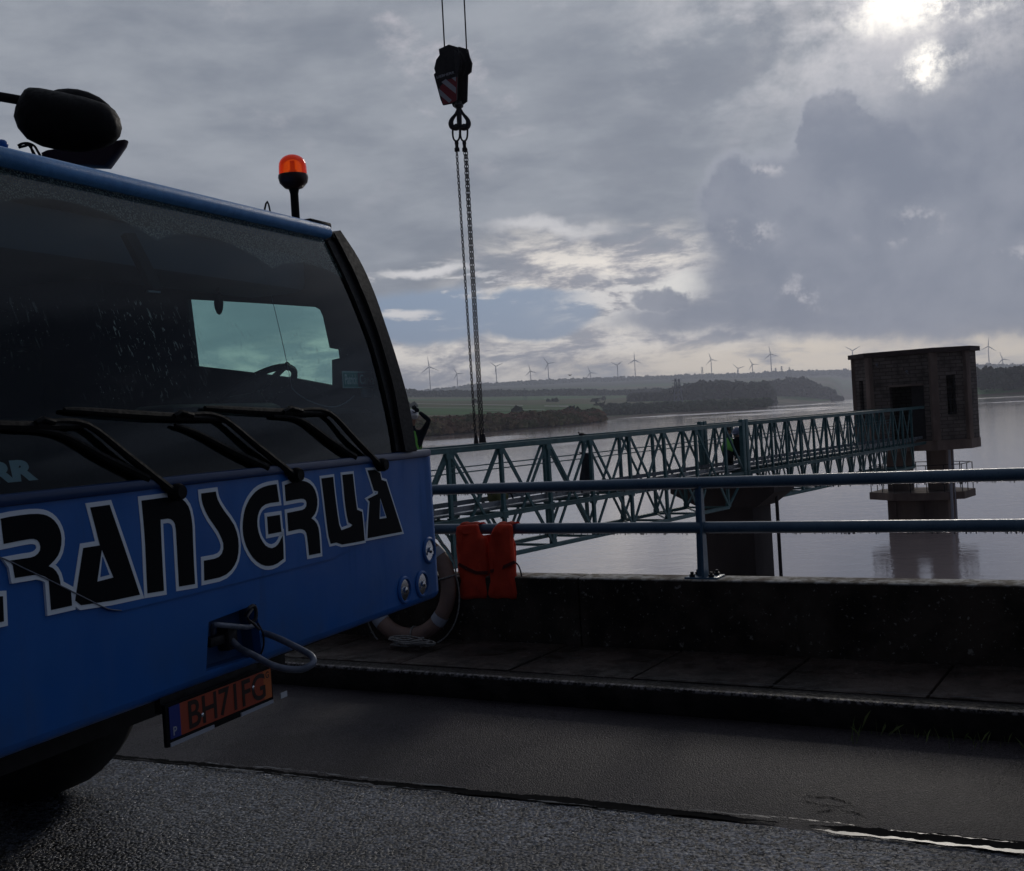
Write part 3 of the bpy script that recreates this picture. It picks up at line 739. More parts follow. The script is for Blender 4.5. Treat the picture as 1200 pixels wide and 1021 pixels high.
po = [(TCL - 1.30, -.70 - .60), (TCL - 1.30, -.70 + .60), (TCL - .68, -.70 + 1.68), (TCL + .68, -.70 + 1.68), (TCL + 1.30, -.70 + .60), (TCL + 1.30, -.70 - .60), (TCL + .68, -.70 - 1.68), (TCL - .68, -.70 - 1.68)]
prism(bm, [po], lambda a_, b_, z: BP(a_, b_, z), PZ - .26, PZ); link('platform', bm, twc, tw, smooth=False)
pr_ = bmesh.new()
for z in (.95, .5): tube(pr_, [BP(TCL + (p[0] - TCL) * .96, -.75 + (p[1] + .75) * .96, PZ + z) for p in po], .016, 6, closed=True, caps=False)
for i in range(8):
    for t in (0, .5):
        p, q = po[i], po[(i + 1) % 8]; a_, b_ = p[0] + (q[0] - p[0]) * t, p[1] + (q[1] - p[1]) * t
        tube(pr_, [BP(TCL + (a_ - TCL) * .96, -.75 + (b_ + .75) * .96, PZ), BP(TCL + (a_ - TCL) * .96, -.75 + (b_ + .75) * .96, PZ + .95)], .016, 6)
link('platform_railing', pr_, M['iron'], tw)
bm = bmesh.new(); p = at_dist(1114, 560, 40.7)
for q in (0, .13): tube(bm, [V((p.x + q, p.y, -.3)), V((p.x + q, p.y, -5))], .05 if q == 0 else .02, 8)
link('down_pipe', bm, M['tape'], tw)
# ---- far banks: woods, scrub, wind turbines, pylons
def leafm(name, cs, scale=.05):
    def ex(nt, p):
        g = geoc(nt); n1 = noise(nt, g, scale, 4, .6); n2 = noise(nt, g, .5, 3, .6)
        c = mixc(nt, n1.ss(.38, .62), cs[0], cs[1]); c = mixc(nt, n2.ss(.5, .7) * .6, c, cs[2]); nt.links.new(c, p.inputs['Base Color'])
    return pmat(name, cs[0], .95, spec=.05, extra=ex)
def clump(bm, c, rx, rz_, nf, s):
    for _ in range(nf):
        th = random.uniform(0, 2 * pi); u = random.uniform(-.75, 1); q = sqrt(max(0, 1 - u * u)) * random.uniform(.6, 1)
        p = V(c) + V((cos(th) * q * rx, sin(th) * q * rx, u * rz_))
        n_ = V((random.gauss(0, 1), random.gauss(0, 1), random.gauss(0, 1) + .5)).normalized(); t = n_.cross(V((random.random(), random.random(), .3))).normalized(); w_ = n_.cross(t)
        k = s * random.uniform(.6, 1.4)
        vs = [bm.verts.new(p + t * k * x_ + w_ * k * y_) for x_, y_ in ((-1, -.6), (.3, -1), (1, .2), (.1, 1), (-.9, .5))]
        bm.faces.new(vs)
def wood(name, label, samples, mat, nf, s):
    bm = bmesh.new()
    for (x, y, h, w_) in samples:
        z = ground_z(x, y)
        if z < WATER + .2: continue
        clump(bm, (x, y, z + h * .55), w_, h * .5, nf, s)
        if nf > 20: bar(bm, (x, y, z - 1), (x, y, z + h * .5), w_ * .08)
    o = link(name, bm, mat, smooth=False, keep=True); tag(o, label, None, None, 'stuff'); return o
def pol(x, d):
    a = math.atan((x - 600) / F); return d * sin(a), d * cos(a)
scrub_m = leafm('scrub_leaves', ((.28, .165, .10), (.14, .16, .06), (.36, .23, .14)), .03)
wood_m = leafm('wood_leaves', ((.030, .055, .028), (.045, .070, .035), (.065, .075, .045)), .03)
S = []
shp = [(440, 380), (480, 394), (560, 430), (640, 480), (704, 560), (708, 580)]
def shore(x):
    for (x0, s0), (x1, s1) in zip(shp, shp[1:]):
        if x0 <= x <= x1: return s0 + (s1 - s0) * (x - x0) / (x1 - x0)
    return 400
for _ in range(1500):
    x = random.uniform(440, 706); t = random.random() ** 1.5; d = shore(x) + 5 + t * 110
    X_, Y_ = pol(x, d); S.append((X_, Y_, random.uniform(.9, 3.2) * (1 + 1.0 * mn.noise(V((X_ * .05, Y_ * .05, 0)))), random.uniform(2, 4)))
for _ in range(260):
    x = random.uniform(440, 700); d = shore(x) + random.uniform(80, 230); X_, Y_ = pol(x, d)
    if mn.noise(V((X_ * .012, Y_ * .012, 7))) > -.08: S.append((X_, Y_, random.uniform(.5, 1.4), random.uniform(2, 4)))
wood('riverside_scrub', 'brown and green scrub along the near left bank of the reservoir', S, scrub_m, 34, .85)
S = []
for _ in range(500):
    x = random.uniform(712, 904); d = 975 + 190 * random.random() ** 1.3; X_, Y_ = pol(x, d); S.append((X_, Y_, random.uniform(2.5, 5), random.uniform(4, 7)))
wood('bank_scrub', 'low green scrub on the flat spit behind the footbridge', S, leafm('spit_leaves', ((.05, .10, .04), (.075, .12, .05), (.05, .075, .035)), .02), 26, 1.6)
S = []
def hump(x):  # height of the wooded hill, in photo rows above ground
    pts = [(740, 3), (780, 7), (800, 13), (825, 17), (850, 18), (875, 14), (900, 16), (930, 18), (945, 19), (958, 14), (966, 8), (984, 3)]
    for (x0, s0), (x1, s1) in zip(pts, pts[1:]):
        if x0 <= x <= x1: return s0 + (s1 - s0) * (x - x0) / (x1 - x0)
    return 2
for _ in range(2300):
    x = random.uniform(745, 984); d = (2050 if x > 905 else 1550) + random.uniform(-60, 260); X_, Y_ = pol(x, d)
    t = random.random(); hh = hump(x) / F * d * (.25 + .75 * t) * random.uniform(.85, 1.08); S.append((X_, Y_, max(6, hh), random.uniform(5, 9)))
bmw = bmesh.new()
for (x, y, h, w_) in S:
    z = max(ground_z(x, y), WATER); clump(bmw, (x, y, z + h - 6), w_, 7, 16, 2.6)
    clump(bmw, (x, y, z + h * .4), w_ * 1.2, h * .4, 8, 4)
tag(link('wooded_hill', bmw, wood_m, smooth=False, keep=True), 'dark pine wood on the low hill across the reservoir behind the footbridge', kind='stuff')
S = []
for _ in range(800):
    x = random.uniform(440, 800); d = 2230 + random.uniform(-20, 80); X_, Y_ = pol(x, d)
    k = mn.noise(V((x * .02, 5, 0)))
    S.append((X_, Y_, random.uniform(5, 11) * (1 + .5 * k), random.uniform(6, 11)))
for _ in range(28):   # hedges and groves among the fields
    x = random.uniform(440, 760); d = random.choice((720, 860, 1020, 1300, 1600)) + (x - 600) * .6 + random.uniform(-15, 15); X_, Y_ = pol(x, d)
    if mn.noise(V((x * .03, d * .01, 1))) > -.05: S.append((X_, Y_, random.uniform(1.5, 2.6), random.uniform(4, 7)))
wood('treeline', 'line of dark trees on the ridge beyond the green fields', S, wood_m, 14, 2.6)
S = []
for _ in range(1100):
    x = random.uniform(1120, 1420); d = random.uniform(925, 1500); X_, Y_ = pol(x, d); S.append((X_, Y_, random.uniform(9, 14), random.uniform(4, 7)))
wood('right_bank_wood', 'dark wood on the right bank of the reservoir behind the tower', S, wood_m, 22, 2.0)
S = []
for _ in range(1500):
    x = random.uniform(430, 1300); d = random.uniform(4700, 5050); X_, Y_ = pol(x, d); S.append((X_, Y_, random.uniform(6, 12), random.uniform(10, 22)))
wood('ridge_trees', 'scattered trees along the skyline of the far ridge', S, wood_m, 6, 6)
# pale farm tracks on the left bank
trk = pmat('pale_track', (.50, .48, .45), .95)
bm = bmesh.new()
def track(x0, y0, x1, y1, d0, d1, wd):
    prev = None
    for i in range(13):
        t = i / 12; x = x0 + (x1 - x0) * t; d = d0 + (d1 - d0) * t
        A_, B_ = pol(x, d), pol(x, d + wd); q = (bm.verts.new((*A_, ground_z(*A_) + .8)), bm.verts.new((*B_, ground_z(*B_) + .8)))
        if prev: bm.faces.new((prev[0], q[0], q[1], prev[1]))
        prev = q
track(485, 0, 615, 0, 1150, 1000, 20); track(490, 0, 600, 0, 900, 860, 10); track(560, 0, 640, 0, 760, 800, 8); track(640, 0, 668, 0, 950, 960, 26); track(640, 0, 700, 0, 1700, 1500, 22)
link('farm_track', bm, trk, keep=True)['kind'] = 'structure'

turb_m = pmat('turbine_white', (.45, .46, .48), .6)
def turbine(x, yh, yb, rot, d=5100, label='', wide=1.0):
    X_, Y_ = pol(x, d); gz = ground_z(X_, Y_); hh = hgt(x, yh, d)
    t = thing('wind_turbine', (X_, Y_, gz), label, 'wind turbine', 'wind turbines on the far ridge')
    bl_ = max(30, min(55, (hh - gz) * .40)) * wide
    bm = bmesh.new(); lathe(bm, (X_, Y_, gz - 3), [(2.3, 0), (1.5, hh - gz + 2)], seg=10); link('tower', bm, turb_m, t)
    face = V((-X_, -Y_, 0)).normalized(); sd_ = face.cross(UZ)
    bm = bmesh.new(); bar(bm, V((X_, Y_, hh)) - face * 5, V((X_, Y_, hh)) + face * 4, 3, 3, bev=.5); link('nacelle', bm, turb_m, t)
    for k in range(3):
        an = rot + k * 2 * pi / 3; dr_ = UZ * cos(an) + sd_ * sin(an); wv = UZ * -sin(an) + sd_ * cos(an); c = V((X_, Y_, hh)) + face * 6
        bm = bmesh.new(); vs = []
        for q, ww in ((0, 1.3), (.15, 2.0), (.5, 1.4), (1, .4)):
            for sgn, th in ((-1, 0), (1, 0), (0, .8)): vs.append(bm.verts.new(c + dr_ * q * bl_ + wv * sgn * ww + face * th))
        for i in range(3):
            for a_, b_ in ((0, 1), (1, 2), (2, 0)): bm.faces.new((vs[i * 3 + a_], vs[i * 3 + b_], vs[i * 3 + 3 + b_], vs[i * 3 + 3 + a_]))
        bm.faces.new(vs[:3]); bm.faces.new(vs[-3:]); link('blade', bm, turb_m, t)
TB = [(508, 430, 0, .1, 'wind turbine furthest left, just right of the crane cab pillar'), (540, 438, 0, .5, 'faint wind turbine close left of the hanging chains'),
      (586, 429.5, 0, .9, 'wind turbine first to the right of the hanging chains'), (626, 435, 0, .2, 'smaller wind turbine second to the right of the chains'),
      (647, 426, 0, .6, 'tall wind turbine third to the right of the chains'), (696, 437, 0, .35, 'short wind turbine standing alone right of the little bird'),
      (728, 428, 0, 1.1, 'left one of a close pair of wind turbines right of the short one'), (748.5, 422, 0, .0, 'taller right one of the close pair of wind turbines'),
      (838, 421.5, 0, .25, 'wind turbine above the left end of the wooded hill'), (869, 432, 0, .8, 'tiny distant wind turbine low on the ridge above the wooded hill'),
      (886, 427, 0, .45, 'small wind turbine just left of the tall one by the pylons'), (908, 415, 0, .15, 'tall wind turbine standing next to the row of pylons'),
      (1004, 411, 0, 1.0, 'wind turbine mostly hidden behind the tower roof'), (1163, 406, 0, -.1, 'largest wind turbine, first to the right of the tower'),
      (1179, 421, 0, .3, 'smaller wind turbine furthest right of the tower')]
for x, yh, yb, rot, lb in TB: turbine(x, yh, yb, rot, label=lb)
def pylon(x, yt, d, label):
    X_, Y_ = pol(x, d); gz = ground_z(X_, Y_) - 2; top = hgt(x, yt, d); h = top - gz; bm = bmesh.new(); w0 = h * .11
    for sx, sy in ((-1, -1), (1, -1), (1, 1), (-1, 1)): bar(bm, (X_ + sx * w0, Y_ + sy * w0, gz), (X_ + sx * .5, Y_ + sy * .5, top), h * .016)
    for k in range(6):
        t0, t1 = k / 6, (k + 1) / 6; wa_, wb_ = w0 * (1 - t0) + .5 * t0, w0 * (1 - t1) + .5 * t1
        for sy in (-1, 1):
            bar(bm, (X_ - wa_, Y_ + sy * wa_, gz + h * t0), (X_ + wb_, Y_ + sy * wb_, gz + h * t1), h * .010); bar(bm, (X_ + wa_, Y_ + sy * wa_, gz + h * t0), (X_ - wb_, Y_ + sy * wb_, gz + h * t1), h * .010)
    for q in (.72, .84, .95): bar(bm, (X_ - h * .13, Y_, gz + h * q), (X_ + h * .13, Y_, gz + h * q), h * .014)
    tag(centred(link('power_pylon', bm, M['steel'], smooth=False)), label, 'pylon', 'power pylons across the reservoir')
for x, yt, d, lb in ((618, 455, 1500, 'dark lattice pylon in the green fields across the water'), (795, 444, 1250, 'left of the close pair of pylons in front of the wooded hill'), (799, 444, 1300, 'right of the close pair of pylons in front of the wooded hill'),
                  (827, 430, 4300, 'faint slim pylon left of the turbine above the wooded hill'), (913, 431, 3900, 'first pylon right of the tall wind turbine'), (920, 429, 3900, 'middle pylon of the row beside the tall wind turbine'), (929, 430, 3900, 'last pylon of the row beside the tall wind turbine')):
    pylon(x, yt, d, lb)

# ---- grass at the foot of the kerb
gm = leafm('kerb_grass', ((.11, .16, .05), (.18, .21, .08), (.28, .26, .14)), 8)
bm = bmesh.new()
for _ in range(5200):
    a = random.uniform(-1.5, 9.5); k = mn.noise(V((a * 1.6, 0, 4)))
    if a < .9 or k < -.1:
        if random.random() > .12: continue
    v = V_KERB - abs(random.gauss(0, .075 + .10 * max(0, k))) ; h = random.uniform(.02, .085) * (1 + max(0, k) * 2.2); p = RP(a, v, .0)
    lean = V((random.gauss(0, .35), random.gauss(0, .35), 1)).normalized(); s_ = V((random.gauss(0, 1), random.gauss(0, 1), 0)).normalized() * .0022
    vs = [bm.verts.new(p - s_), bm.verts.new(p + s_), bm.verts.new(p + lean * h * .6 + s_ * .6 + V((0, 0, 0))), bm.verts.new(p + lean * h + V((lean.x, lean.y, -.2)) * h * .4)]
    bm.faces.new(vs)
tag(link('grass', bm, gm, smooth=False, keep=True), 'sparse weeds along the foot of the kerb', 'grass', kind='stuff')

# ---- hook block, ropes and chains
HD = 20.85
def hk(x, y, dd=0): return at_dist(x, y, HD + dd)
hb = thing('hook_block', hk(535, 125), 'black crane hook block with red and white striped plate hanging over the footbridge', 'hook block')
XW = V((1, 0, 0)); 
def hpoly(name, pts, d0, d1, mat, par=hb, fr=None):
    """plate outline given on the photograph, solid between two depths"""
    bm = bmesh.new(); q = [hk(*p) for p in pts]
    prism(bm, [[(p.x, p.z) for p in q]], fr or (lambda a_, b_, d_: V((a_, HD + d_, b_))), d0, d1); return link(name, bm, mat, par, smooth=False)
# yaw the block: front cheek's left part nearer, right flank seen edge-on
hc = hk(537, 90)
def yawf(ang):
    ca, sa = cos(ang), sin(ang)
    return lambda a_, b_, d_: V((hc.x + (a_ - hc.x) * 1.0 + d_ * sa, HD + d_ * ca - (a_ - hc.x) * .35, b_))
yf = yawf(.85)
cheek = [(519, 57), (531, 53), (541, 57), (543, 66), (546, 74), (545, 84), (541, 87), (540, 118), (534, 122), (524, 123), (521, 116), (513, 86), (515, 84), (513.5, 79), (516, 69), (520, 64)]
hpoly('cheek_plate', cheek, -.10, -.075, M['iron'], fr=yf)
hpoly('cheek_plate', cheek, .13, .155, M['iron'], fr=yf)
bm = bmesh.new(); ax_ = (yf(hc.x, hc.z, 1) - yf(hc.x, hc.z, 0)).normalized(); sc_ = hk(530, 76); base_ = yf(sc_.x, sc_.z, 0)
for dd in (-.04, .05): lathe(bm, base_ + ax_ * dd, [(.05, 0), (.25, .002), (.26, .012), (.235, .03), (.26, .048), (.25, .058), (.05, .06)], ax_, 32)
link('sheave', bm, M['iron'], hb)
hpoly('striped_plate', [(521, 101), (529, 94), (541, 92), (540, 119), (534, 121), (524, 122)], -.108, -.101, M['red'], fr=yf)
for q in ([(523, 96), (528, 93), (540, 104), (540, 111)], [(519.5, 103), (535, 118), (532, 121), (521, 111)], [(535, 92.5), (540, 91.5), (540, 97)]):
    hpoly('white_stripe', q, -.113, -.109, M['tape'], fr=yf)
def text_mesh(body, size, fn, mat, name, parent, bold=0, ext=0, spacing=1.0, fit=0):
    """lettering as a solid mesh; fn(x, y, depth) places it"""
    cu = bpy.data.curves.new('t', 'FONT'); cu.body = body; cu.size = size; cu.offset = bold; cu.extrude = 0; cu.space_character = spacing; cu.resolution_u = 4
    ob = bpy.data.objects.new('t', cu); COL.objects.link(ob); dg = bpy.context.evaluated_depsgraph_get(); me = bpy.data.meshes.new_from_object(ob.evaluated_get(dg))
    bm = bmesh.new(); bm.from_mesh(me)
    if fit:
        wx = max(v.co.x for v in bm.verts)
        for v in bm.verts: v.co.x *= fit / wx
    for v in bm.verts: v.co = fn(v.co.x, v.co.y, 0)
    bpy.data.objects.remove(ob); bpy.data.curves.remove(cu); bpy.data.meshes.remove(me)
    return link(name, bm, mat, parent, smooth=False, keep=True)
ta, tb = hk(517, 92), hk(540, 83)
hpoly('name_strip', [(516, 87.5), (541, 82), (541, 87), (518, 92.5)], -.108, -.101, M['iron'], fr=yf)
tdx = (tb.x - ta.x); tdz = (tb.z - ta.z)
text_mesh('LIEBHERR', .062, lambda x_, y_, d_: yf(ta.x + x_ * 1.22, ta.z + .010 + x_ * (tdz - .06) / tdx * 1.0 + y_, -.112), M['tape'], 'name_lettering', hb, .001)
# shank, double hook
def hv(x, y, d_=0): return hk(x, y) + V((0, d_, 0))
bm = bmesh.new(); tube(bm, [hv(537.5, 119), hv(538.5, 148)], [.05, .045], 12); lathe(bm, hv(537.5, 125), [(.075, -.02), (.085, .0), (.085, .035), (.06, .05)], seg=8); link('shank', bm, M['iron'], hb)
bm = bmesh.new()
for sg in (-1, 1):
    P = [hv(538 + sg * 1.5, 127), hv(538.5 + sg * 4.5, 134), hv(538.7 + sg * 9, 140), hv(538.7 + sg * 10.2, 145), hv(538.7 + sg * 8.5, 149), hv(538.8 + sg * 4, 150), hv(538.8, 148)]
    tube(bm, smooth_pts(P, 4), [.016 + .034 * min(1, i / 12) for i in range(25)], 10)
link('double_hook', bm, M['iron'], hb)
for x0, y0, x1, y1, lb in ((518, 0, 521, 57, 'left of the two thin hoist ropes running up from the hook block'), (544, 0, 547, 62, 'right of the two thin hoist ropes running up from the hook block')):
    p0, p1 = hk(x1, y1), hk(x0, y0); d_ = p1 - p0; d_ = V((d_.x, 0, d_.z)); bm = bmesh.new(); tube(bm, [p0, p0 + d_ * (14 / d_.z)], .0125, 8)
    tag(centred(link('hoist_rope', bm, M['iron'])), lb, 'rope', 'hoist ropes')
def chain(P0, P1, name, th=.0092, pitch=.058, wd=.019):
    bm = bmesh.new(); P0, P1 = V(P0), V(P1); L_ = (P1 - P0).length; n = int(L_ / pitch); d_ = (P1 - P0) / L_
    s0 = d_.cross(V((0, 1, 0))).normalized(); s1 = d_.cross(s0)
    for i in range(n):
        c = P0 + d_ * (i + .5) * pitch; s_ = (s0 + s1 * .6).normalized() if i % 2 else (s1 - s0 * .6).normalized(); hl = pitch * .62
        tube(bm, [c - d_ * hl + s_ * 0, c - d_ * hl * .55 + s_ * wd, c + d_ * hl * .55 + s_ * wd, c + d_ * hl, c + d_ * hl * .55 - s_ * wd, c - d_ * hl * .55 - s_ * wd], th, 5, closed=True)
    return bm
def topz(x, d_=0): return None
ends = ((535.2, 178, 557.5, 519), (544.3, 176, 563.5, 518), (546.6, 176, 566.6, 518))
# each sling hangs from its own long ring on the hook
for (rx, xs, lb, cat) in ((534.6, (0,), 'single-strand lifting chain, the left one under the hook', 'chain'), (543.6, (1, 2), 'double-strand lifting chain, the right one under the hook', 'chain')):
    t = thing('lifting_chain', hk(ends[xs[0]][2], 520), lb, cat)
    bm = bmesh.new(); P = [hv(rx - 3.6, 150, .0), hv(rx - 4.0, 158), hv(rx - 2.6, 163.5), hv(rx + .2, 165.5), hv(rx + 3.2, 163), hv(rx + 4.2, 157), hv(rx + 3.8, 149), hv(rx, 146)]
    tube(bm, smooth_pts(P, 4, True), .017, 8, closed=True); link('ring', bm, M['iron'], t)
    bm = bmesh.new(); yy = 165
    for k, (w_, h_) in enumerate(((.035, 4.5), (.030, 4), (.045, 4.2))):
        c = hv(rx + .5 + k * .25, yy + h_ / 2); box(bm, c, w_ * 2, w_ * 1.4, h_ / F * HD * 1.05, bev=.01); yy += h_
    link('shortening_hook', bm, M['iron'], t)
    for k in xs:
        x0, y0, x1, y1 = ends[k]; P0, P1 = hk(x0, y0 - (2 if k else 0)), hk(x1, y1 - 3)
        link('chain_strand', chain(P0, P1, 'c'), M['iron'], t)
        bm = bmesh.new(); c = hk(x1 + .3, y1 - 3); tube(bm, [c + UZ * .10, c + UZ * .03, c - UZ * .06], [.022, .035, .045], 8); link('end_shackle', bm, M['iron'], t)
# ------------------------------------------------------------------ mobile crane cab
d_c = V((.385, .923, 0)).normalized(); nb_c = V((-.923, .385, 0)).normalized(); C0 = V((-.995, 3.37, 0))
def CP(t, s, z): return C0 + d_c * t + nb_c * s + V((0, 0, z))
CAX = (d_c, nb_c, UZ)
ZBELT, ZTOP = 1.53, 2.452
def sf(z):
    if z <= ZBELT: return .035 * max(0, (1.06 - z) / .15) ** 2
    u = (z - ZBELT) / (2.474 - ZBELT); return .34 * u - .16 * u * (1 - u)
def cpx(x, y, s):
    p = at_plane(x, y, CP(0, s, 0), nb_c); q = p - C0; return q.dot(d_c), p.z
def cgl(x, y, off=0):            # point of the curved front under a photo point
    s = 0
    for _ in range(12):
        t, z = cpx(x, y, s - off); s = sf(z)
    return t, s - off, z
def cgp(x, y, off=0): return CP(*cgl(x, y, off))
cr = thing('mobile_crane', CP(.4, 2.0, 0), 'blue mobile crane with big black lettering across its nose', 'mobile crane', rz=atan2(d_c.y, d_c.x))
T0, T1 = -.95, 1.735
# lower front plate with the recess for the tow coupling
rec = [cpx(*p, 0) for p in ((244.5, 729), (300, 708), (307, 767), (241.5, 787))]
bm = bmesh.new(); ZB_ = .915
prism(bm, [[(T0 + .07, ZB_ + .03), (T1 - .07, ZB_ + .03), (T1 - .07, ZBELT), (T0 + .07, ZBELT)], rec], lambda a_, b_, d_: CP(a_, d_, b_), 0, .03)
# rounded corners, belly roll and flanks
def sweep(bm, prof_, z0, z1):
    A_ = [bm.verts.new(CP(p[0], p[1], z0)) for p in prof_]; B_ = [bm.verts.new(CP(p[0], p[1], z1)) for p in prof_]
    for i in range(len(prof_) - 1): bm.faces.new((A_[i], A_[i + 1], B_[i + 1], B_[i]))
for sg, te in ((1, T1), (-1, T0)):
    arc = [(te - sg * .07 + sg * .07 * sin(k * pi / 12), .07 - .07 * cos(k * pi / 12)) for k in range(7)]
    sweep(bm, arc + [(te, 2.35)], ZB_ + .03, ZBELT - .02)
    # belly roll of the corner
    rr_ = []
    for j in range(5):
        q = j * pi / 8; rr_.append([bm.verts.new(CP(a_ - sg * .03 * (1 - cos(q)), b_ + .03 * (1 - cos(q)), ZB_ + .03 - .03 * sin(q))) for a_, b_ in arc])
    for A_, B_ in zip(rr_, rr_[1:]):
        for i in range(6): bm.faces.new((A_[i], A_[i + 1], B_[i + 1], B_[i]))
rr_ = [[bm.verts.new(CP(t, .03 * (1 - cos(j * pi / 8)), ZB_ + .03 - .03 * sin(j * pi / 8))) for t in (T0 + .07, T1 - .07)] for j in range(5)]
for A_, B_ in zip(rr_, rr_[1:]): bm.faces.new((A_[0], A_[1], B_[1], B_[0]))
quad(bm, [CP(T0 + .03, .03, ZB_), CP(T1 - .03, .03, ZB_), CP(T1 - .03, 2.35, ZB_), CP(T0 + .03, 2.35, ZB_)])
# shoulder above the lamps, where the glass house starts
quad(bm, [CP(1.60, .0, ZBELT), CP(T1 - .03, .03, ZBELT - .004), CP(T1 - .01, 2.35, ZBELT - .004), CP(1.60, 2.35, ZBELT)])
quad(bm, [CP(T0, .03, ZBELT - .02), CP(T0 + .05, .0, ZBELT), CP(T0 + .05, 2.35, ZBELT), CP(T0, 2.35, ZBELT - .02)])
rr_ = [[CP(T1 - .07 + .07 * sin(k * pi / 12) - q * (.03 if k > 0 else 0), .07 - .07 * cos(k * pi / 12), ZBELT - .02 + q * .018) for k in range(7)] for q in (0, 1)]
A_ = [bm.verts.new(p) for p in rr_[0]]; B_ = [bm.verts.new(p) for p in rr_[1]]
for i in range(6): bm.faces.new((A_[i], A_[i + 1], B_[i + 1], B_[i]))
quad(bm, [CP(T1, .07, ZBELT - .02), CP(T1, 2.35, ZBELT - .02), CP(T1 - .02, 2.35, ZBELT - .003), CP(T1 - .03, .07, ZBELT - .003)])
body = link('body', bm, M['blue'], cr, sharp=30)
# recess box
bm = bmesh.new(); n_ = len(rec); dpt = .07
for i in range(4):
    a_, b_ = rec[i], rec[(i + 1) % 4]; quad(bm, [CP(a_[0], .028, a_[1]), CP(b_[0], .028, b_[1]), CP(b_[0], dpt, b_[1]), CP(a_[0], dpt, a_[1])])
quad(bm, [CP(p[0], dpt, p[1]) for p in rec]); link('coupling_recess', bm, pmat('dark_blue_recess', (.014, .060, .17), .6), cr, smooth=False)
bm = bmesh.new(); box(bm, CP((rec[0][0] + rec[1][0]) / 2 + .03, .05, (rec[0][1] + rec[2][1]) / 2), .05, .05, .08, CAX, bev=.01); box(bm, CP((rec[0][0] + rec[1][0]) / 2, .055, (rec[0][1] + rec[2][1]) / 2), .13, .03, .03, CAX, bev=.005); link('coupling_jaw', bm, M['iron'], cr)
tow = [(266, 744, .07), (272, 751, .03), (280, 759, .0), (290, 764.5, -.04), (299, 769, -.07), (317.5, 779, -.13), (336, 784, -.18), (352.5, 784.5, -.22), (362, 781, -.24), (367.5, 775.5, -.245), (365, 769, -.23), (355, 762.5, -.19), (342, 756, -.14), (330, 750, -.09), (318, 745, -.04), (306, 741, .02), (300, 739, .08)]
bm = bmesh.new(); tube(bm, smooth_pts([CP(*(lambda q: (q[0], s_, q[1]))(cpx(x_, y_, s_))) for x_, y_, s_ in tow], 4), .0105, 12); link('tow_loop', bm, M['steel'], cr)
bar2 = [(249, 742, .05), (250.5, 733, .0), (262, 733, -.02), (280, 734.5, -.03), (290, 735, -.02), (300, 732, .02)]
bm = bmesh.new(); tube(bm, smooth_pts([CP(*(lambda q: (q[0], s_, q[1]))(cpx(x_, y_, s_))) for x_, y_, s_ in bar2], 4), .0085, 10); link('release_handle', bm, M['steel'], cr)
bm = bmesh.new()
for pts, rr in (([(288, 722, -.02), (291, 714, -.03), (297, 710, -.03), (300, 716, -.03), (299, 726, -.03), (292, 730, -.02)], .006), ([(296, 714, -.04), (290, 724, -.05), (297, 731, -.05), (304, 738, -.05)], .004), ([(302, 730, -.03), (308, 742, -.04), (309, 756, -.03), (306, 766, -.01)], .003)):
    tube(bm, smooth_pts([CP(*(lambda q: (q[0], s_, q[1]))(cpx(x_, y_, s_))) for x_, y_, s_ in pts], 4), rr, 8)
link('coupling_pin', bm, M['iron'], cr)
# hatch panel a little proud of the nose
hp = [(-75, 607), (-75, 640), (5, 655), (60, 682), (112, 708), (125, 714), (141, 716), (200, 702), (280, 682), (387, 655), (405, 645), (416, 630), (430, 606), (452, 566), (472, 538)]
hp2 = [cpx(*p, 0) for p in hp]; hp2[-1] = (hp2[-1][0], ZBELT - .018); hp2[0] = (hp2[0][0], ZBELT - .018)
hp2[0] = (max(T0 + .08, hp2[0][0]), hp2[0][1]); hp2[1] = (max(T0 + .08, hp2[1][0]), hp2[1][1])
bm = bmesh.new(); prism(bm, [hp2], lambda a_, b_, d_: CP(a_, d_, b_), -.0060, -.0005)
es = [e for e in bm.edges if all((v.co - C0).dot(nb_c) < -.004 for v in e.verts) and len(e.link_faces) == 2 and e.calc_face_angle(0) > 1]
bmesh.ops.bevel(bm, geom=es, offset=.003, segments=2, affect='EDGES'); link('front_hatch', bm, M['blue'], cr, sharp=30)
# strip between hatch and glass
bm = bmesh.new(); box(bm, CP(.40, .006, ZBELT - .003), 2.52, .05, .03, CAX, bev=.008); link('belt_strip', bm, pmat('dark_blue_belt', (.006, .035, .12), .4), cr)
# ---- the big lettering: traced on the nose plane
def za(l, ox, oy, k): return [(ox + x * k, oy + y * k) for x, y in l]
LT = {}
LT['T'] = [za([(-140, 800), (18, 788), (25, 955), (-135, 990)], 0, 560, .1762)]
LT['R'] = [za([(5, 272), (70, 258), (140, 248), (200, 241), (250, 240), (285, 244), (312, 252), (338, 266), (360, 285), (380, 311), (395, 342), (404, 372), (408, 405), (406, 445), (398, 485), (384, 518), (362, 548), (322, 588), (350, 600), (372, 622), (388, 650), (398, 685), (402, 715), (470, 752), (478, 850), (340, 880), (325, 685), (316, 668), (300, 657), (275, 648), (245, 643), (100, 666), (85, 580), (62, 551), (140, 540), (205, 530), (232, 521), (252, 505), (266, 484), (269, 458), (262, 432), (248, 415), (225, 407), (200, 407), (140, 417), (25, 440)], 0, 560, .1762)]
LT['A'] = [za([(450, 148), (545, 135), (620, 352), (697, 583), (560, 612), (405, 635), (375, 612), (392, 500), (415, 350), (498, 337), (478, 255)], 0, 560, .2351), za([(507, 356), (566, 497), (484, 518)], 0, 560, .2351)]
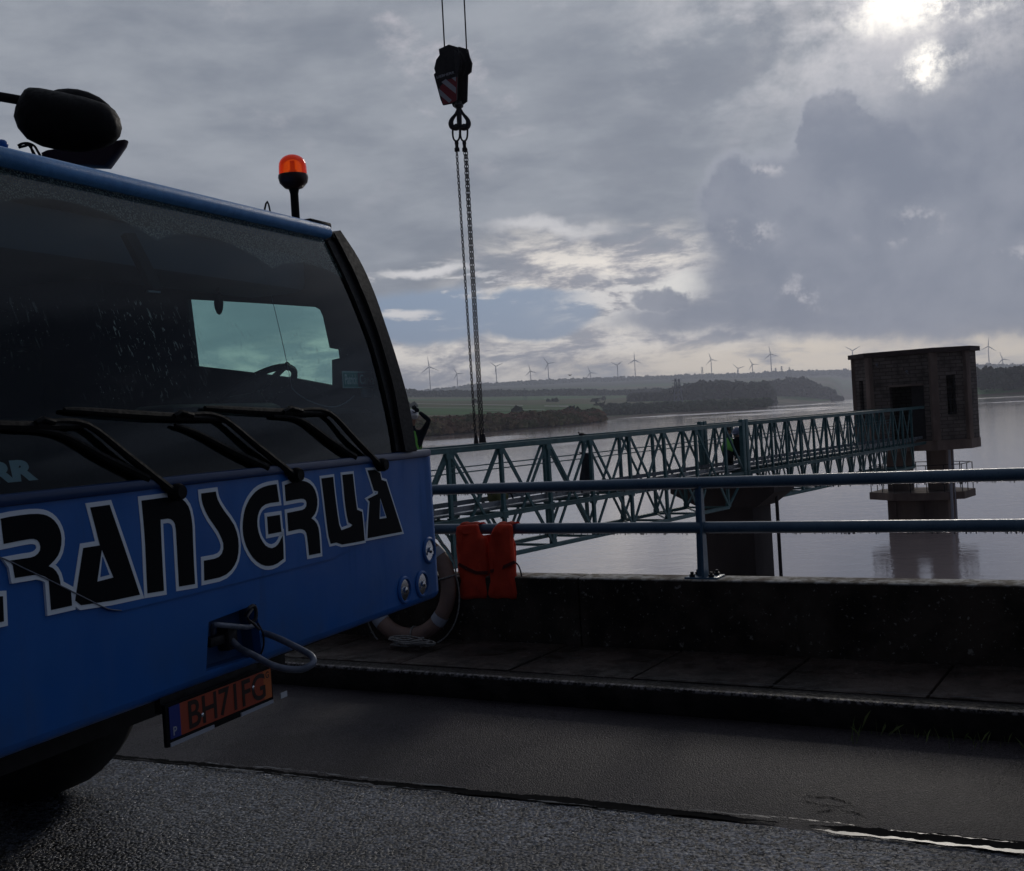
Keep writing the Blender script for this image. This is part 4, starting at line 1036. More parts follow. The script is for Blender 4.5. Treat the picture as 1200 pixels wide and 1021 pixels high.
LT['N'] = [za([(90, 265), (170, 255), (240, 245), (300, 242), (335, 245), (360, 256), (382, 277), (400, 303), (412, 335), (422, 385), (428, 440), (432, 560), (438, 700), (445, 820), (340, 837), (332, 700), (325, 560), (318, 450), (312, 420), (300, 400), (285, 389), (265, 385), (215, 392), (218, 470), (222, 560), (230, 720), (238, 865), (130, 882), (122, 720), (115, 560), (105, 420)], 150, 540, .1762)]
LT['S'] = [za([(487, 218), (583, 205), (586, 225), (595, 258), (612, 292), (640, 336), (675, 382), (704, 428), (722, 475), (732, 520), (735, 565), (733, 612), (725, 655), (708, 695), (685, 728), (652, 757), (608, 777), (508, 798), (505, 665), (575, 652), (605, 640), (625, 617), (635, 585), (634, 550), (622, 515), (600, 470), (570, 425), (540, 382), (515, 335), (498, 290), (490, 255)], 150, 540, .1762)]
LT['G'] = [za([(300, 255), (265, 260), (230, 267), (195, 278), (162, 294), (132, 316), (106, 345), (83, 378), (63, 417), (48, 458), (38, 505), (32, 555), (30, 600), (34, 655), (44, 705), (60, 752), (83, 798), (110, 838), (142, 871), (178, 895), (212, 907), (240, 908), (270, 903), (305, 888), (356, 850), (353, 740), (348, 668), (336, 690), (325, 715), (310, 738), (290, 756), (262, 766), (235, 760), (210, 744), (190, 718), (170, 683), (156, 640), (147, 595), (145, 548), (150, 505), (162, 468), (182, 437), (210, 417), (245, 406), (320, 396)], 280, 530, .1469)]
LT['GSQ'] = [za([(225, 515), (325, 500), (338, 635), (235, 655)], 280, 530, .1469)]
LT['R2'] = [za([(365, 262), (400, 250), (445, 234), (480, 228), (512, 229), (540, 237), (565, 251), (588, 274), (605, 303), (617, 338), (624, 378), (624, 420), (617, 460), (605, 492), (577, 528), (600, 545), (620, 570), (633, 605), (640, 650), (645, 710), (650, 805), (560, 822), (552, 740), (545, 680), (538, 645), (525, 625), (505, 615), (480, 614), (440, 622), (395, 632), (390, 560), (385, 485), (460, 470), (505, 461), (525, 450), (538, 430), (540, 405), (533, 384), (518, 373), (495, 371), (450, 378), (375, 392)], 280, 530, .1469)]
LT['U'] = [za([(100, 185), (182, 174), (188, 240), (196, 310), (205, 380), (213, 440), (224, 510), (240, 550), (305, 526), (318, 512), (290, 494), (280, 450), (272, 400), (263, 330), (255, 240), (247, 160), (320, 152), (328, 225), (336, 300), (350, 405), (385, 420), (392, 480), (397, 540), (403, 622), (325, 637), (245, 650), (205, 636), (165, 645), (150, 590), (138, 500), (126, 400), (113, 290)], 360, 530, .1665)]
LT['A2'] = [za([(425, 128), (475, 124), (512, 148), (522, 195), (555, 206), (610, 380), (668, 560), (545, 583), (425, 606), (430, 480), (440, 348), (424, 330), (497, 294), (499, 276), (470, 270), (445, 190)], 360, 530, .1665), za([(513, 318), (560, 462), (508, 470)], 360, 530, .1665)]
for nm, loops in LT.items():
    tz = [[cpx(*p, -.008) for p in l] for l in loops]
    if nm == 'T': tz[0] = [(max(T0 + .09, q[0]), q[1]) for q in tz[0]]
    W_ = .0095 if nm in ('U', 'A2') else .0125
    outer = [offset_loop(tz[0], W_)] + [offset_loop(l, -W_) for l in tz[1:]]
    if len(tz) > 1: outer = [outer[0]]
    bm = bmesh.new(); prism(bm, outer, lambda a_, b_, d_: CP(a_, d_, b_), -.0075, -.0003); lo_ = link('letter_outline', bm, M['outline'], cr, smooth=False)
    bm = bmesh.new(); prism(bm, tz, lambda a_, b_, d_: CP(a_, d_, b_), -.0090, -.0077); link('letter', bm, M['letter'], lo_, smooth=False)
    if len(tz) > 1:   # blue counter of the letter A showing through
        inner = offset_loop(tz[1], -W_ * .8); bm = bmesh.new(); prism(bm, [inner], lambda a_, b_, d_: CP(a_, d_, b_), -.0090, -.0076); link('letter_counter', bm, M['blue'], lo_, smooth=False)
# light caught by the hatch's lower edge, added as a pale tube across lettering
bm = bmesh.new(); tube(bm, smooth_pts([CP(*(lambda q: (q[0], -.0095, q[1]))(cpx(x_, y_, -.0095))) for x_, y_ in ((-30, 642), (5, 655), (30, 667), (60, 681), (90, 696), (115, 708.5), (128, 714), (142, 715.5))], 4), .0016, 6); link('hatch_edge_glint', bm, M['steel'], cr)
# ---- lamps low on the corner
for x_, y_ in ((502.2, 645), (494, 684.5), (473.5, 691.5)):
    t_, z_ = cpx(x_, y_, 0)
    for tt in (t_,):
        h = []
        bm = bmesh.new(); lathe(bm, CP(tt, .002, z_), [(.054, 0), (.056, .006), (.050, .012), (.044, .012), (.043, .004)], -nb_c, 28, cap=False); hl = link('headlamp', bm, M['blue'], cr)
        bm = bmesh.new(); lathe(bm, CP(tt, .002, z_), [(.006, -.004 + .0045), (.024, .0012), (.044, .006)], -nb_c, 24); box(bm, CP(tt, -.006, z_ - .012), .05, .006, .012, CAX); lathe(bm, CP(tt, -.004, z_), [(.014, 0), (.012, .008), (.002, .010)], -nb_c, 12); link('reflector', bm, M['chrome'], hl, smooth=False)
gl = bpy.data.materials.new('lamp_glass'); gl.use_nodes = True; g_nt = gl.node_tree; g_nt.nodes.clear()
# ---- number plate
pl_c = [(193, 822), (318, 784.5), (320, 824), (197, 876)]
pt_ = [cpx(*p, -.028) for p in pl_c]; tl0 = pt_[0][0]; tl1 = pt_[1][0]; zt0 = (pt_[0][1] + pt_[1][1]) / 2; zb0 = (pt_[2][1] + pt_[3][1]) / 2
def PL(u, v, d_): return CP(tl0 + (tl1 - tl0) * u, -.028 - d_, zb0 + (zt0 - zb0) * v)
def prect(name, u0, u1, v0, v1, d0, d1, mat, par):
    bm = bmesh.new(); vs = [PL(u, v, d_) for d_ in (d0, d1) for u, v in ((u0, v0), (u1, v0), (u1, v1), (u0, v1))]; vs = [bm.verts.new(p) for p in vs]
    for f in ((0, 3, 2, 1), (4, 5, 6, 7), (0, 1, 5, 4), (1, 2, 6, 5), (2, 3, 7, 6), (3, 0, 4, 7)): bm.faces.new([vs[i] for i in f])
    return link(name, bm, mat, par, smooth=False)
npl = prect('number_plate', 0, 1, 0, 1, -.012, 0, M['black'], cr)
prect('plate_field', .115, .905, .17, .93, .0002, .002, M['plate_o'], npl); prect('country_band', .025, .115, .17, .93, .0002, .002, M['plate_b'], npl); prect('date_band', .905, .985, .17, .93, .0002, .002, M['plate_y'], npl)
prect('frame_strip', .02, .40, .0, .09, .0002, .004, M['tape'], npl); prect('frame_strip', .66, .99, .0, .09, .0002, .004, M['tape'], npl)
pw = tl1 - tl0; ph = zt0 - zb0
dk_ = pmat('plate_letter', (.018, .006, .004), .5)
def ptext(body, u, v, size, sx, mat, name, bold=.0): return text_mesh(body, size, lambda a_, b_, d_: CP(tl0 + pw * u + a_ * sx, -.028 - .0028, zb0 + ph * v + b_), mat, name, npl, bold)
ptext('BH71FG', .17, .24, .112, 1.0, dk_, 'plate_lettering', .0016); ptext('P', .045, .24, .034, 1, M['tape'], 'country_letter', .0006); ptext('G', .925, .72, .028, 1, dk_, 'date_letter', .0006)
for u, v in ((.30, .45), (.79, .62)):
    bm = bmesh.new(); lathe(bm, PL(u, v, .002), [(.006, 0), (.006, .003), (.003, .005)], -nb_c, 10); link('plate_screw', bm, M['chrome'], npl)
bm = bmesh.new(); box(bm, CP((tl0 + tl1) / 2, .02, (ZB_ + zt0) / 2 + .0), pw * .9, .02, .07, CAX); link('plate_bracket', bm, M['iron'], cr)
# small white label hanging beside the plate
tq, zq = cpx(326.5, 814, .02); bm = bmesh.new(); box(bm, CP(tq, .0, zq), .036, .003, .018, CAX); link('small_label', bm, M['white'], cr)
# ---- windscreen
def glass_mat(name, tint, cabin=True):
    mt = bpy.data.materials.new(name); mt.use_nodes = True; nt = mt.node_tree; nt.nodes.clear(); o = nt.nodes.new('ShaderNodeOutputMaterial')
    tr = nt.nodes.new('ShaderNodeBsdfTransparent'); tr.inputs[0].default_value = (*tint, 1)
    gl_ = nt.nodes.new('ShaderNodeBsdfGlossy'); gl_.inputs['Roughness'].default_value = .02; fr = nt.nodes.new('ShaderNodeFresnel'); fr.inputs[0].default_value = 1.38
    mx = nt.nodes.new('ShaderNodeMixShader'); nt.links.new(tr.outputs[0], mx.inputs[1]); nt.links.new(gl_.outputs[0], mx.inputs[2])
    bp = nt.nodes.new('ShaderNodeBump'); bp.inputs['Strength'].default_value = .12; bp.inputs['Distance'].default_value = .004
    g = geoc(nt)
    if not cabin: nt.links.new(fr.outputs[0], mx.inputs[0]); nt.links.new(mx.outputs[0], o.inputs[0]); return mt
    sb = nt.nodes.new('ShaderNodeVectorMath'); sb.operation = 'SUBTRACT'; sb.inputs[1].default_value = C0; nt.links.new(g, sb.inputs[0])
    dt = nt.nodes.new('ShaderNodeVectorMath'); dt.operation = 'DOT_PRODUCT'; dt.inputs[1].default_value = d_c; nt.links.new(sb.outputs[0], dt.inputs[0]); T = N(nt, dt.outputs['Value'])
    sp = nt.nodes.new('ShaderNodeSeparateXYZ'); nt.links.new(g, sp.inputs[0]); Zz = N(nt, sp.outputs[2])
    cm = nt.nodes.new('ShaderNodeCombineXYZ'); nt.links.new(T.s, cm.inputs[0]); nt.links.new(Zz.s, cm.inputs[1]); uv = cm.outputs[0]
    wn = noise(nt, uv, 14, 4, .6) - .5
    sw = None
    for c_, r_ in ((-.02, .83), (.60, .80), (1.22, .765), (-.62, .83)):
        q = ((T - c_).pw(2) + (Zz - ZBELT).pw(2)).sq() + wn * .008
        k = q.ss(r_ + .012, r_ - .004); sw = k if sw is None else sw.mx(k)
    uns = 1 - sw
    dn = nt.nodes.new('ShaderNodeTexVoronoi'); dn.inputs['Scale'].default_value = 170; nt.links.new(uv, dn.inputs['Vector']); drops = N(nt, dn.outputs['Distance'])
    big = noise(nt, uv, 4, 3, .6)
    rain = uns * (drops.ss(.60, .20) * .45 + .18)
    # runs and specks left in the swept part, thickest where the blades turn
    st = nt.nodes.new('ShaderNodeVectorMath'); st.operation = 'MULTIPLY'; st.inputs[1].default_value = (90, 26, 1); nt.links.new(uv, st.inputs[0])
    s1 = noise(nt, st.outputs[0], 1.0, 3, .6, .6); zone = ((T - .12).pw(2) * 9 + (Zz - 2.02).pw(2) * 8).sq().ss(1.0, .2)
    low_ = Zz.ss(2.14, 1.98) * Zz.ss(1.70, 1.80); z2 = zone * .75 + .25 * big.ss(.45, .6)
    specks = s1.ss(.60, .66) * z2 * low_ * .95 + noise(nt, uv, 130, 2, .5).ss(.66, .72) * .5 * low_ * big.ss(.40, .6)
    fac = (rain + specks * sw).mn(.8)
    df = nt.nodes.new('ShaderNodeBsdfDiffuse'); df.inputs[0].default_value = (.36, .48, .46, 1); tl = nt.nodes.new('ShaderNodeBsdfTranslucent'); tl.inputs[0].default_value = (.6, .85, .78, 1)
    ad = nt.nodes.new('ShaderNodeMixShader'); ad.inputs[0].default_value = .45; nt.links.new(df.outputs[0], ad.inputs[1]); nt.links.new(tl.outputs[0], ad.inputs[2])
    m2 = nt.nodes.new('ShaderNodeMixShader'); nt.links.new(fac.s, m2.inputs[0]); nt.links.new(tr.outputs[0], m2.inputs[1]); nt.links.new(ad.outputs[0], m2.inputs[2])
    nt.links.new((noise(nt, uv, 1.4, 3, .5) * 1.5 + drops * uns * .3).s, bp.inputs['Height']); nt.links.new(bp.outputs[0], gl_.inputs['Normal']); nt.links.new(bp.outputs[0], fr.inputs['Normal'])
    nt.links.new(m2.outputs[0], mx.inputs[1]); nt.links.new(fr.outputs[0], mx.inputs[0]); nt.links.new(mx.outputs[0], o.inputs[0])
    return mt
M['screen'] = glass_mat('windscreen_glass', (.66, .82, .81)); M['sideglass'] = glass_mat('side_glass', (.78, .92, .88), False)
def t_hi(z): return 1.60 - .09 * max(0, z - ZBELT) / (ZTOP - ZBELT)
def front_sheet(bm, t0, t1f, z0, z1, off, nz=16, nt_=10):
    g_ = []
    for i in range(nz + 1):
        z = z0 + (z1 - z0) * i / nz; t1 = t1f(z) if callable(t1f) else t1f
        g_.append([bm.verts.new(CP(t0 + (t1 - t0) * j / nt_, sf(z) - off, z)) for j in range(nt_ + 1)])
    for i in range(nz):
        for j in range(nt_): bm.faces.new((g_[i][j], g_[i][j + 1], g_[i + 1][j + 1], g_[i + 1][j]))
bm = bmesh.new(); front_sheet(bm, -.90, lambda z: t_hi(z) - .05, ZBELT + .01, ZTOP, 0); link('windscreen', bm, M['screen'], cr, keep=True)
bm = bmesh.new(); front_sheet(bm, -.90, lambda z: t_hi(z) - .05, ZBELT + .01, 1.705, -.008, 4)
front_sheet(bm, -.90, lambda z: t_hi(z) - .05, ZTOP - .035, ZTOP, -.008, 2); link('glass_border', bm, M['black'], cr, keep=True)
hb_w = .056
text_mesh('LIEBHERR', .066, lambda a_, b_, d_: CP(-.50 - .46 + a_ * 1.72, sf(1.572 + b_) + .004, 1.572 + b_), M['grey_letter'], 'maker_lettering', cr, .004, spacing=.98)
# name board and its clip behind the glass
nb0, nb1 = cpx(400.5, 445, .16), cpx(447, 446, .16); zc0, zc1 = cpx(401, 435, .16)[1], cpx(404, 455, .16)[1]
def NB(u, v, d_=0): return CP(nb0[0] + (nb1[0] - nb0[0]) * u, .16 - d_, zc1 + (zc0 - zc1) * v)
def nrect(name, u0, u1, v0, v1, d0, d1, mat, par):
    bm = bmesh.new(); vs = [bm.verts.new(NB(u, v, d_)) for d_ in (d0, d1) for u, v in ((u0, v0), (u1, v0), (u1, v1), (u0, v1))]
    for f in ((0, 3, 2, 1), (4, 5, 6, 7), (0, 1, 5, 4), (1, 2, 6, 5), (2, 3, 7, 6), (3, 0, 4, 7)): bm.faces.new([vs[i] for i in f])
    return link(name, bm, mat, par, smooth=False)
nbd = nrect('name_board', 0, 1, 0, 1, 0, .004, pmat('board_edge', (.60, .80, .80), .5), cr)
nrect('board_field', .02, .36, .08, .92, .0042, .006, pmat('board_teal', (.06, .35, .33), .5), nbd); nrect('board_field', .37, .98, .08, .92, .0042, .006, pmat('board_maroon', (.12, .09, .14), .5), nbd)
nw = nb1[0] - nb0[0]; lm_ = pmat('board_letter', (.95, 1, 1), .5)
text_mesh('Patrick', .055, lambda a_, b_, d_: NB(.04 + a_, .24, .0065) + UZ * b_, lm_, 'board_lettering', nbd, .001, fit=.30)
text_mesh('Carvalho', .055, lambda a_, b_, d_: NB(.40 + a_, .24, .0065) + UZ * b_, lm_, 'board_lettering', nbd, .001, fit=.55)
t_, z_ = cpx(430, 461, .15); bm = bmesh.new(); box(bm, CP(t_, .15, z_), .07, .02, .035, CAX, bev=.006); link('toll_tag', bm, pmat('tag_plastic', (.16, .25, .30), .5), cr)
bm = bmesh.new(); tube(bm, smooth_pts([cgp(x_, y_, -.015) for x_, y_ in ((342, 455), (352, 464), (370, 473), (390, 477), (405, 472), (415, 464))], 5), .0016, 6); link('cable', bm, M['tape'], cr)
bm = bmesh.new(); tube(bm, smooth_pts([cgp(x_, y_, -.012) for x_, y_ in ((299, 292), (306, 310), (316, 340), (326, 380), (334, 415), (342, 455))], 5), .0011, 5); link('aerial_wire', bm, M['steel'], cr)
# corner vanes
inn = [(384, 283.5), (404, 324), (421, 363.6), (438, 409), (452, 463), (461, 505.6), (464.5, 529)]
sea = [(392, 273), (412, 312), (430, 353), (446, 398), (461, 452), (470, 500), (475.5, 529)]
ou = [(399, 270), (421, 304), (438, 341), (452, 381), (466.6, 426), (480, 476), (488.5, 529)]
def strip_solid(a, b, off, th, mat, name, lift=.0):
    a = smooth_pts([V((*p, 0)) for p in a], 4); b = smooth_pts([V((*p, 0)) for p in b], 4); bm = bmesh.new(); prev = None
    for p, q in zip(a, b):
        A1 = cgp(p.x, p.y, off); B1 = cgp(q.x, q.y, off + lift); ring = [bm.verts.new(A1), bm.verts.new(B1), bm.verts.new(B1 + nb_c * th), bm.verts.new(A1 + nb_c * th)]
        if prev:
            for i in range(4): bm.faces.new((prev[i], prev[(i + 1) % 4], ring[(i + 1) % 4], ring[i]))
        else: bm.faces.new(ring)
        prev = ring
    bm.faces.new(prev[::-1]); return link(name, bm, mat, cr)
strip_solid(inn, sea, .012, .03, M['vane'], 'corner_trim'); strip_solid(sea, ou, .030, .045, M['vane'], 'corner_vane', .006)
# rivets along the vane
# roof with its gutter edge
bm = bmesh.new(); gut = [(sf(ZTOP) - .028, ZTOP - .010), (sf(ZTOP) - .036, ZTOP + .004), (sf(ZTOP) - .030, ZTOP + .030), (sf(ZTOP) - .008, ZTOP + .042), (sf(ZTOP) + .06, ZTOP + .048), (sf(ZTOP) + .9, ZTOP + .060), (2.30, ZTOP + .045), (2.34, ZTOP - .01), (2.30, ZTOP - .03), (sf(ZTOP) + .03, ZTOP - .025)]
rws = []
for t in (-.96, -.93, 0, .5, 1.0, 1.46, 1.497, 1.505):
    k = .35 if t in (-.96, 1.505) else 1; zc = ZTOP + .012
    rws.append([bm.verts.new(CP(t, p[0] + (.02 if k < 1 else 0), zc + (p[1] - zc) * k)) for p in gut])
for A_, B_ in zip(rws, rws[1:]):
    for i in range(len(gut)): bm.faces.new((A_[i], A_[(i + 1) % len(gut)], B_[(i + 1) % len(gut)], B_[i]))
bm.faces.new(rws[0]); bm.faces.new(rws[-1][::-1]); link('roof', bm, M['roof_blue'], cr, sharp=50)
bm = bmesh.new(); p = cgp(376, 262.5, .03); box(bm, p + nb_c * .02, .16, .05, .028, CAX, bev=.008); q = cgp(387, 271, .02); tube(bm, [p + d_c * .05, q, cgp(391, 280, .02)], .007, 8); link('marker_lamp', bm, M['black'], cr)
# glass house: flanks with side windows, back wall, lining
def side_t(z, sg): return (1.585 - .085 * (z - ZBELT) / .92) if sg > 0 else (-.905 + 0 * z)
win = []
nd = d_c; pw_ = CP(1.535, 0, 0)
for x_, y_ in ((227, 351.5), (300, 355.5), (376, 360.5), (382, 364), (385, 372), (391, 408), (401, 410), (402, 420), (393, 422), (392, 452), (345, 443), (300, 437), (232, 429)):
    p = at_plane(x_, y_, pw_, nd); q = p - C0; win.append((q.dot(nb_c), q.z))
bm = bmesh.new(); prism(bm, [[(.0, ZBELT - .01), (2.30, ZBELT - .01), (2.30, 2.44), (.36, 2.44), (.22, 2.2), (.09, 1.85)], win], lambda a_, b_, d_: CP(side_t(b_, 1) - d_, a_, b_), 0, .04); link('door_wall', bm, M['interior'], cr, smooth=False)
bm = bmesh.new(); prism(bm, [[(p[0] + (.0), p[1]) for p in win]], lambda a_, b_, d_: CP(side_t(b_, 1) - d_, a_, b_), .018, .022); link('side_window', bm, M['sideglass'], cr, smooth=False)
bm = bmesh.new(); prism(bm, [[(.0, ZBELT - .01), (2.30, ZBELT - .01), (2.30, 2.44), (.36, 2.44), (.22, 2.2), (.09, 1.85)], [(.45, 1.72), (1.25, 1.72), (1.25, 2.28), (.45, 2.22)]], lambda a_, b_, d_: CP(side_t(b_, -1) + d_, a_, b_), 0, .04); link('door_wall', bm, M['interior'], cr, smooth=False)
bm = bmesh.new(); prism(bm, [[(.45, 1.72), (1.25, 1.72), (1.25, 2.28), (.45, 2.22)]], lambda a_, b_, d_: CP(side_t(b_, -1) + d_, a_, b_), .018, .022); link('side_window', bm, M['sideglass'], cr, smooth=False)
bm = bmesh.new(); box(bm, CP(.33, 2.25, 1.98), 2.4, .06, .92, CAX); link('back_wall', bm, M['interior'], cr)
bm = bmesh.new(); box(bm, CP(.33, 1.32, 2.412), 2.36, 1.8, .02, CAX); box(bm, CP(.33, .56, 2.30), 2.30, .30, .16, CAX, bev=.04); link('headliner', bm, M['visor'], cr)
bm = bmesh.new(); box(bm, CP(.33, .36, 1.62), 2.34, .46, .22, CAX, bev=.05); box(bm, CP(.95, .55, 1.70), .70, .22, .14, CAX, bev=.04); link('dashboard', bm, M['interior'], cr)
bm = bmesh.new()
sw_c = cpx(298, 463, .62); C_ = CP(sw_c[0], .62, sw_c[1]); axw = (nb_c * .55 + UZ * .83).normalized(); u_ = d_c; v_ = axw.cross(u_).normalized()
tube(bm, [C_ + u_ * .19 * cos(k * pi / 16) + v_ * .19 * sin(k * pi / 16) for k in range(32)], .014, 8, closed=True)
for an in (.2, 2.94, 4.71): tube(bm, [C_, C_ + u_ * .21 * cos(an) + v_ * .21 * sin(an)], .012, 6)
tube(bm, [C_, C_ - axw * .35], .03, 8); link('steering_wheel', bm, M['black'], cr)
for ts in (-.35, .98):
    bm = bmesh.new(); box(bm, CP(ts, 1.35, 1.45), .50, .50, .14, CAX, bev=.05); box(bm, CP(ts, 1.66, 1.78), .48, .14, .60, CAX, bev=.06); box(bm, CP(ts, 1.68, 2.15), .26, .10, .18, CAX, bev=.04); link('seat', bm, M['interior'], cr)
bm = bmesh.new(); p = at_plane(256, 352, CP(0, .55, 0), nb_c); rnd_blob(bm, p - UZ * .012, .018, .018, .045, 2, 0); tube(bm, [p, p + UZ * .1], .006, 6); link('inside_mirror', bm, M['black'], cr)
bm = bmesh.new(); bar(bm, cgp(150, 275, -.05), cgp(183, 340, -.05), .05, .02, up=nb_c); link('sun_blind', bm, M['interior'], cr)
bm = bmesh.new(); bar(bm, cgp(173, 341.5, -.045), cgp(187, 342.5, -.045), .008, .006); link('blind_clip', bm, M['tape'], cr)
# ---- wipers
def wiper(pv, j1, h1, pv2, j2, h2, bl0, bl1, low_end=None):
    w_ = bmesh.new(); A_ = smooth_pts([cgp(pv[0], pv[1], .02), cgp((pv[0] + j1[0]) / 2 + 1, (pv[1] + j1[1]) / 2, .022), cgp(j1[0], j1[1], .018), cgp(h1[0], h1[1], .018)], 4)
    n = len(A_); tube(w_, A_, [.0145 - .008 * i / (n - 1) for i in range(n)], 8)
    lathe(w_, cgp(pv[0], pv[1], .01), [(.024, -.01), (.026, .02), (.02, .034)], -nb_c, 14); wo = link('wiper', w_, M['black'], cr)
    bm = bmesh.new(); B_ = smooth_pts([cgp(pv2[0], pv2[1], .012), cgp((pv2[0] + j2[0]) / 2 + 2, (pv2[1] + j2[1]) / 2 + 2, .012), cgp(j2[0], j2[1], .010), cgp(h2[0], h2[1], .012)], 4); n = len(B_)
    tube(bm, B_, [.0155 - .010 * i / (n - 1) for i in range(n)], 8); link('second_arm', bm, M['black'], wo)
    bm = bmesh.new(); n = 12; P_ = [(bl0[0] + (bl1[0] - bl0[0]) * i / n, bl0[1] + (bl1[1] - bl0[1]) * i / n + 1.5 * sin(pi * i / n)) for i in range(n + 1)]
    tube(bm, [cgp(x_, y_, .012) for x_, y_ in P_], [.006 + .007 * sin(pi * i / n) ** .5 for i in range(n + 1)], 8)
    tube(bm, [cgp(x_, y_ + 2.2, .006) for x_, y_ in P_], .004, 6)
    cx_, cy_ = h1[0] - 6, h1[1] - 1; tube(bm, [cgp(cx_ - 12, cy_ + 3, .024), cgp(cx_ - 4, cy_ - 2, .03), cgp(cx_ + 10, cy_ + 2, .03)], .008, 6); link('wiper_blade', bm, M['black'], wo)
wiper((203, 577), (102, 498), (60, 494), (172, 561), (68, 508), (10, 503), (-70, 496), (98, 499))
wiper((343, 557), (258, 489), (222, 486), (312, 548), (232, 508), (205, 498), (75, 480), (268, 491))
wiper((444, 545), (384, 483), (350, 481), (415, 536), (352, 492), (320, 488), (240, 478), (388, 484))
# ---- beacon
bz = at_plane(344, 246, CP(0, .72, 0), nb_c); p0 = V((bz.x, bz.y, ZTOP + .055)); 
def bz_px(x, y): return at_plane(x, y, p0, nb_c)
Zd = p0.y; kx = Zd / F
ax0 = at_dist(344.5, 222, Zd)
p0 = V((ax0.x, ax0.y, p0.z))
bt = ax0.z; bm = bmesh.new(); lathe(bm, p0 - UZ * .03, [(.024, 0), (.024, .05), (.019, .055), (.019, bt - p0.z + .01), (.024, bt - p0.z + .03)], seg=16); tube(bm, [p0 + UZ * .01 - d_c * .0, p0 + V((-.035, 0, .02)), p0 + V((-.035, -.01, .05))], .008, 8)
bc = link('beacon', bm, M['black'], cr)
zr = at_dist(344.5, 205, Zd).z; zt_ = at_dist(343, 181.5, Zd).z; rb = 17 * kx
bm = bmesh.new(); lathe(bm, V((p0.x, p0.y, bt)), [(.022, 0), (rb * .62, .006), (rb * .95, (zr - bt) * .45), (rb * 1.03, (zr - bt) * .8), (rb * 1.0, zr - bt)], seg=24, cap=True); link('beacon_base', bm, pmat('beacon_base', (.030, .006, .004), .4), bc)
bm = bmesh.new(); hh = zt_ - zr; lathe(bm, V((p0.x, p0.y, zr + .001)), [(rb * .96, 0), (rb * .95, hh * .35)] + [(rb * .93 * cos(k * pi / 16), hh * .45 + hh * .55 * sin(k * pi / 16)) for k in range(8)] + [(.001, hh)], seg=28, cap=False); link('beacon_lens', bm, M['beacon'], bc, sharp=80)
bm = bmesh.new(); box(bm, V((p0.x, p0.y, zr + hh * .42)), .022, .012, hh * .58, bev=.003); lathe(bm, V((p0.x, p0.y, zr)), [(.02, 0), (.018, .02)], seg=12); link('beacon_reflector', bm, pmat('beacon_core', (.7, .10, .03), .5), bc)
bm = bmesh.new(); q0 = at_plane(305, 240, CP(0, .6, 0), nb_c); q1 = at_plane(322, 244, CP(0, .6, 0), nb_c); zz = ZTOP + .05
tube(bm, smooth_pts([V((q0.x, q0.y, zz)), (q0 + q1) / 2 + UZ * .02, V((q1.x, q1.y, zz)), V((p0.x, p0.y, zz))], 5), .004, 6); link('beacon_cable', bm, M['black'], cr)
# ---- front mirrors on their arm
Zm = 3.15
def mp(x, y, dd=0): return at_dist(x, y, Zm + dd)
rx_ = (mp(140, 150) - mp(20, 130)).normalized(); fy_ = (CAM - mp(80, 140)).normalized(); uz_ = fy_.cross(rx_).normalized(); 
if uz_.z < 0: uz_ = -uz_
fy_ = rx_.cross(uz_)
mc = mp(79, 140.5); km = Zm / F
out2 = [(18, 137), (20, 126), (25, 114), (31, 105), (36, 102.5), (46, 103), (57, 105), (75, 108.5), (100, 114), (122, 121), (131, 128), (137, 138), (139.5, 150), (137, 160), (130, 168), (118, 174), (104, 177.5), (90, 178.5), (70, 176.5), (50, 172), (34, 164), (23, 151)]
oc = [mp(*p) - mc for p in out2]
bm = bmesh.new(); rngs = []
for k in range(7):
    a_ = k / 6 * pi / 2; f_ = cos(a_) ** .75 if k < 6 else .02; dp = .075 * sin(a_)
    rngs.append([bm.verts.new(mc + q * f_ + fy_ * dp) for q in oc])
bk = [bm.verts.new(mc + q * .97 - fy_ * .035) for q in oc]; n = len(oc)
for A_, B_ in zip([bk] + rngs, rngs):
    for i in range(n): bm.faces.new((A_[i], A_[(i + 1) % n], B_[(i + 1) % n], B_[i]))
bm.faces.new(bk[::-1]); bm.faces.new(rngs[-1]); mir = link('front_mirror', bm, M['black'], cr, sharp=60)
bm = bmesh.new(); rnd_blob(bm, mp(88, 139, .05), 51 * km, .05, 34 * km, 3, 0, 1, (rx_, -fy_, uz_)); link('mirror_shell', bm, M['black'], mir)
bm = bmesh.new(); am = mp(26, 118, .02)
tube(bm, smooth_pts([am, mp(-10, 112, .02), mp(-60, 106, .05), CP(-.93, .15, 2.30), CP(-.93, .25, 2.0)], 4), .013, 12); link('mirror_arm', bm, M['black'], cr)
# second mirror housing lying behind the gutter
Zs = at_plane(100, 185, CP(0, .50, 0), nb_c).y
w2 = [(50, 181), (56, 178), (70, 176), (110, 172), (133, 168), (150, 165), (148, 171), (139, 184), (129, 197.5), (110, 197), (80, 195), (52, 190)]
pc = [at_dist(x_, y_, Zs) for x_, y_ in w2]; bm = bmesh.new(); c_ = sum(pc, V((0, 0, 0))) / len(pc)
rngs = [[bm.verts.new(c_ + (p - c_) * f_ + V((0, dd, 0))) for p in pc] for f_, dd in ((.90, -.03), (.97, -.022), (1, 0), (.97, .018), (.9, .024))]
for A_, B_ in zip(rngs, rngs[1:]):
    for i in range(len(pc)): bm.faces.new((A_[i], A_[(i + 1) % len(pc)], B_[(i + 1) % len(pc)], B_[i]))
bm.faces.new(rngs[0]); bm.faces.new(rngs[-1][::-1]); link('kerb_mirror', bm, pmat('plum_plastic', (.022, .008, .013), .5, spec=.2), cr, sharp=50)
bm = bmesh.new()
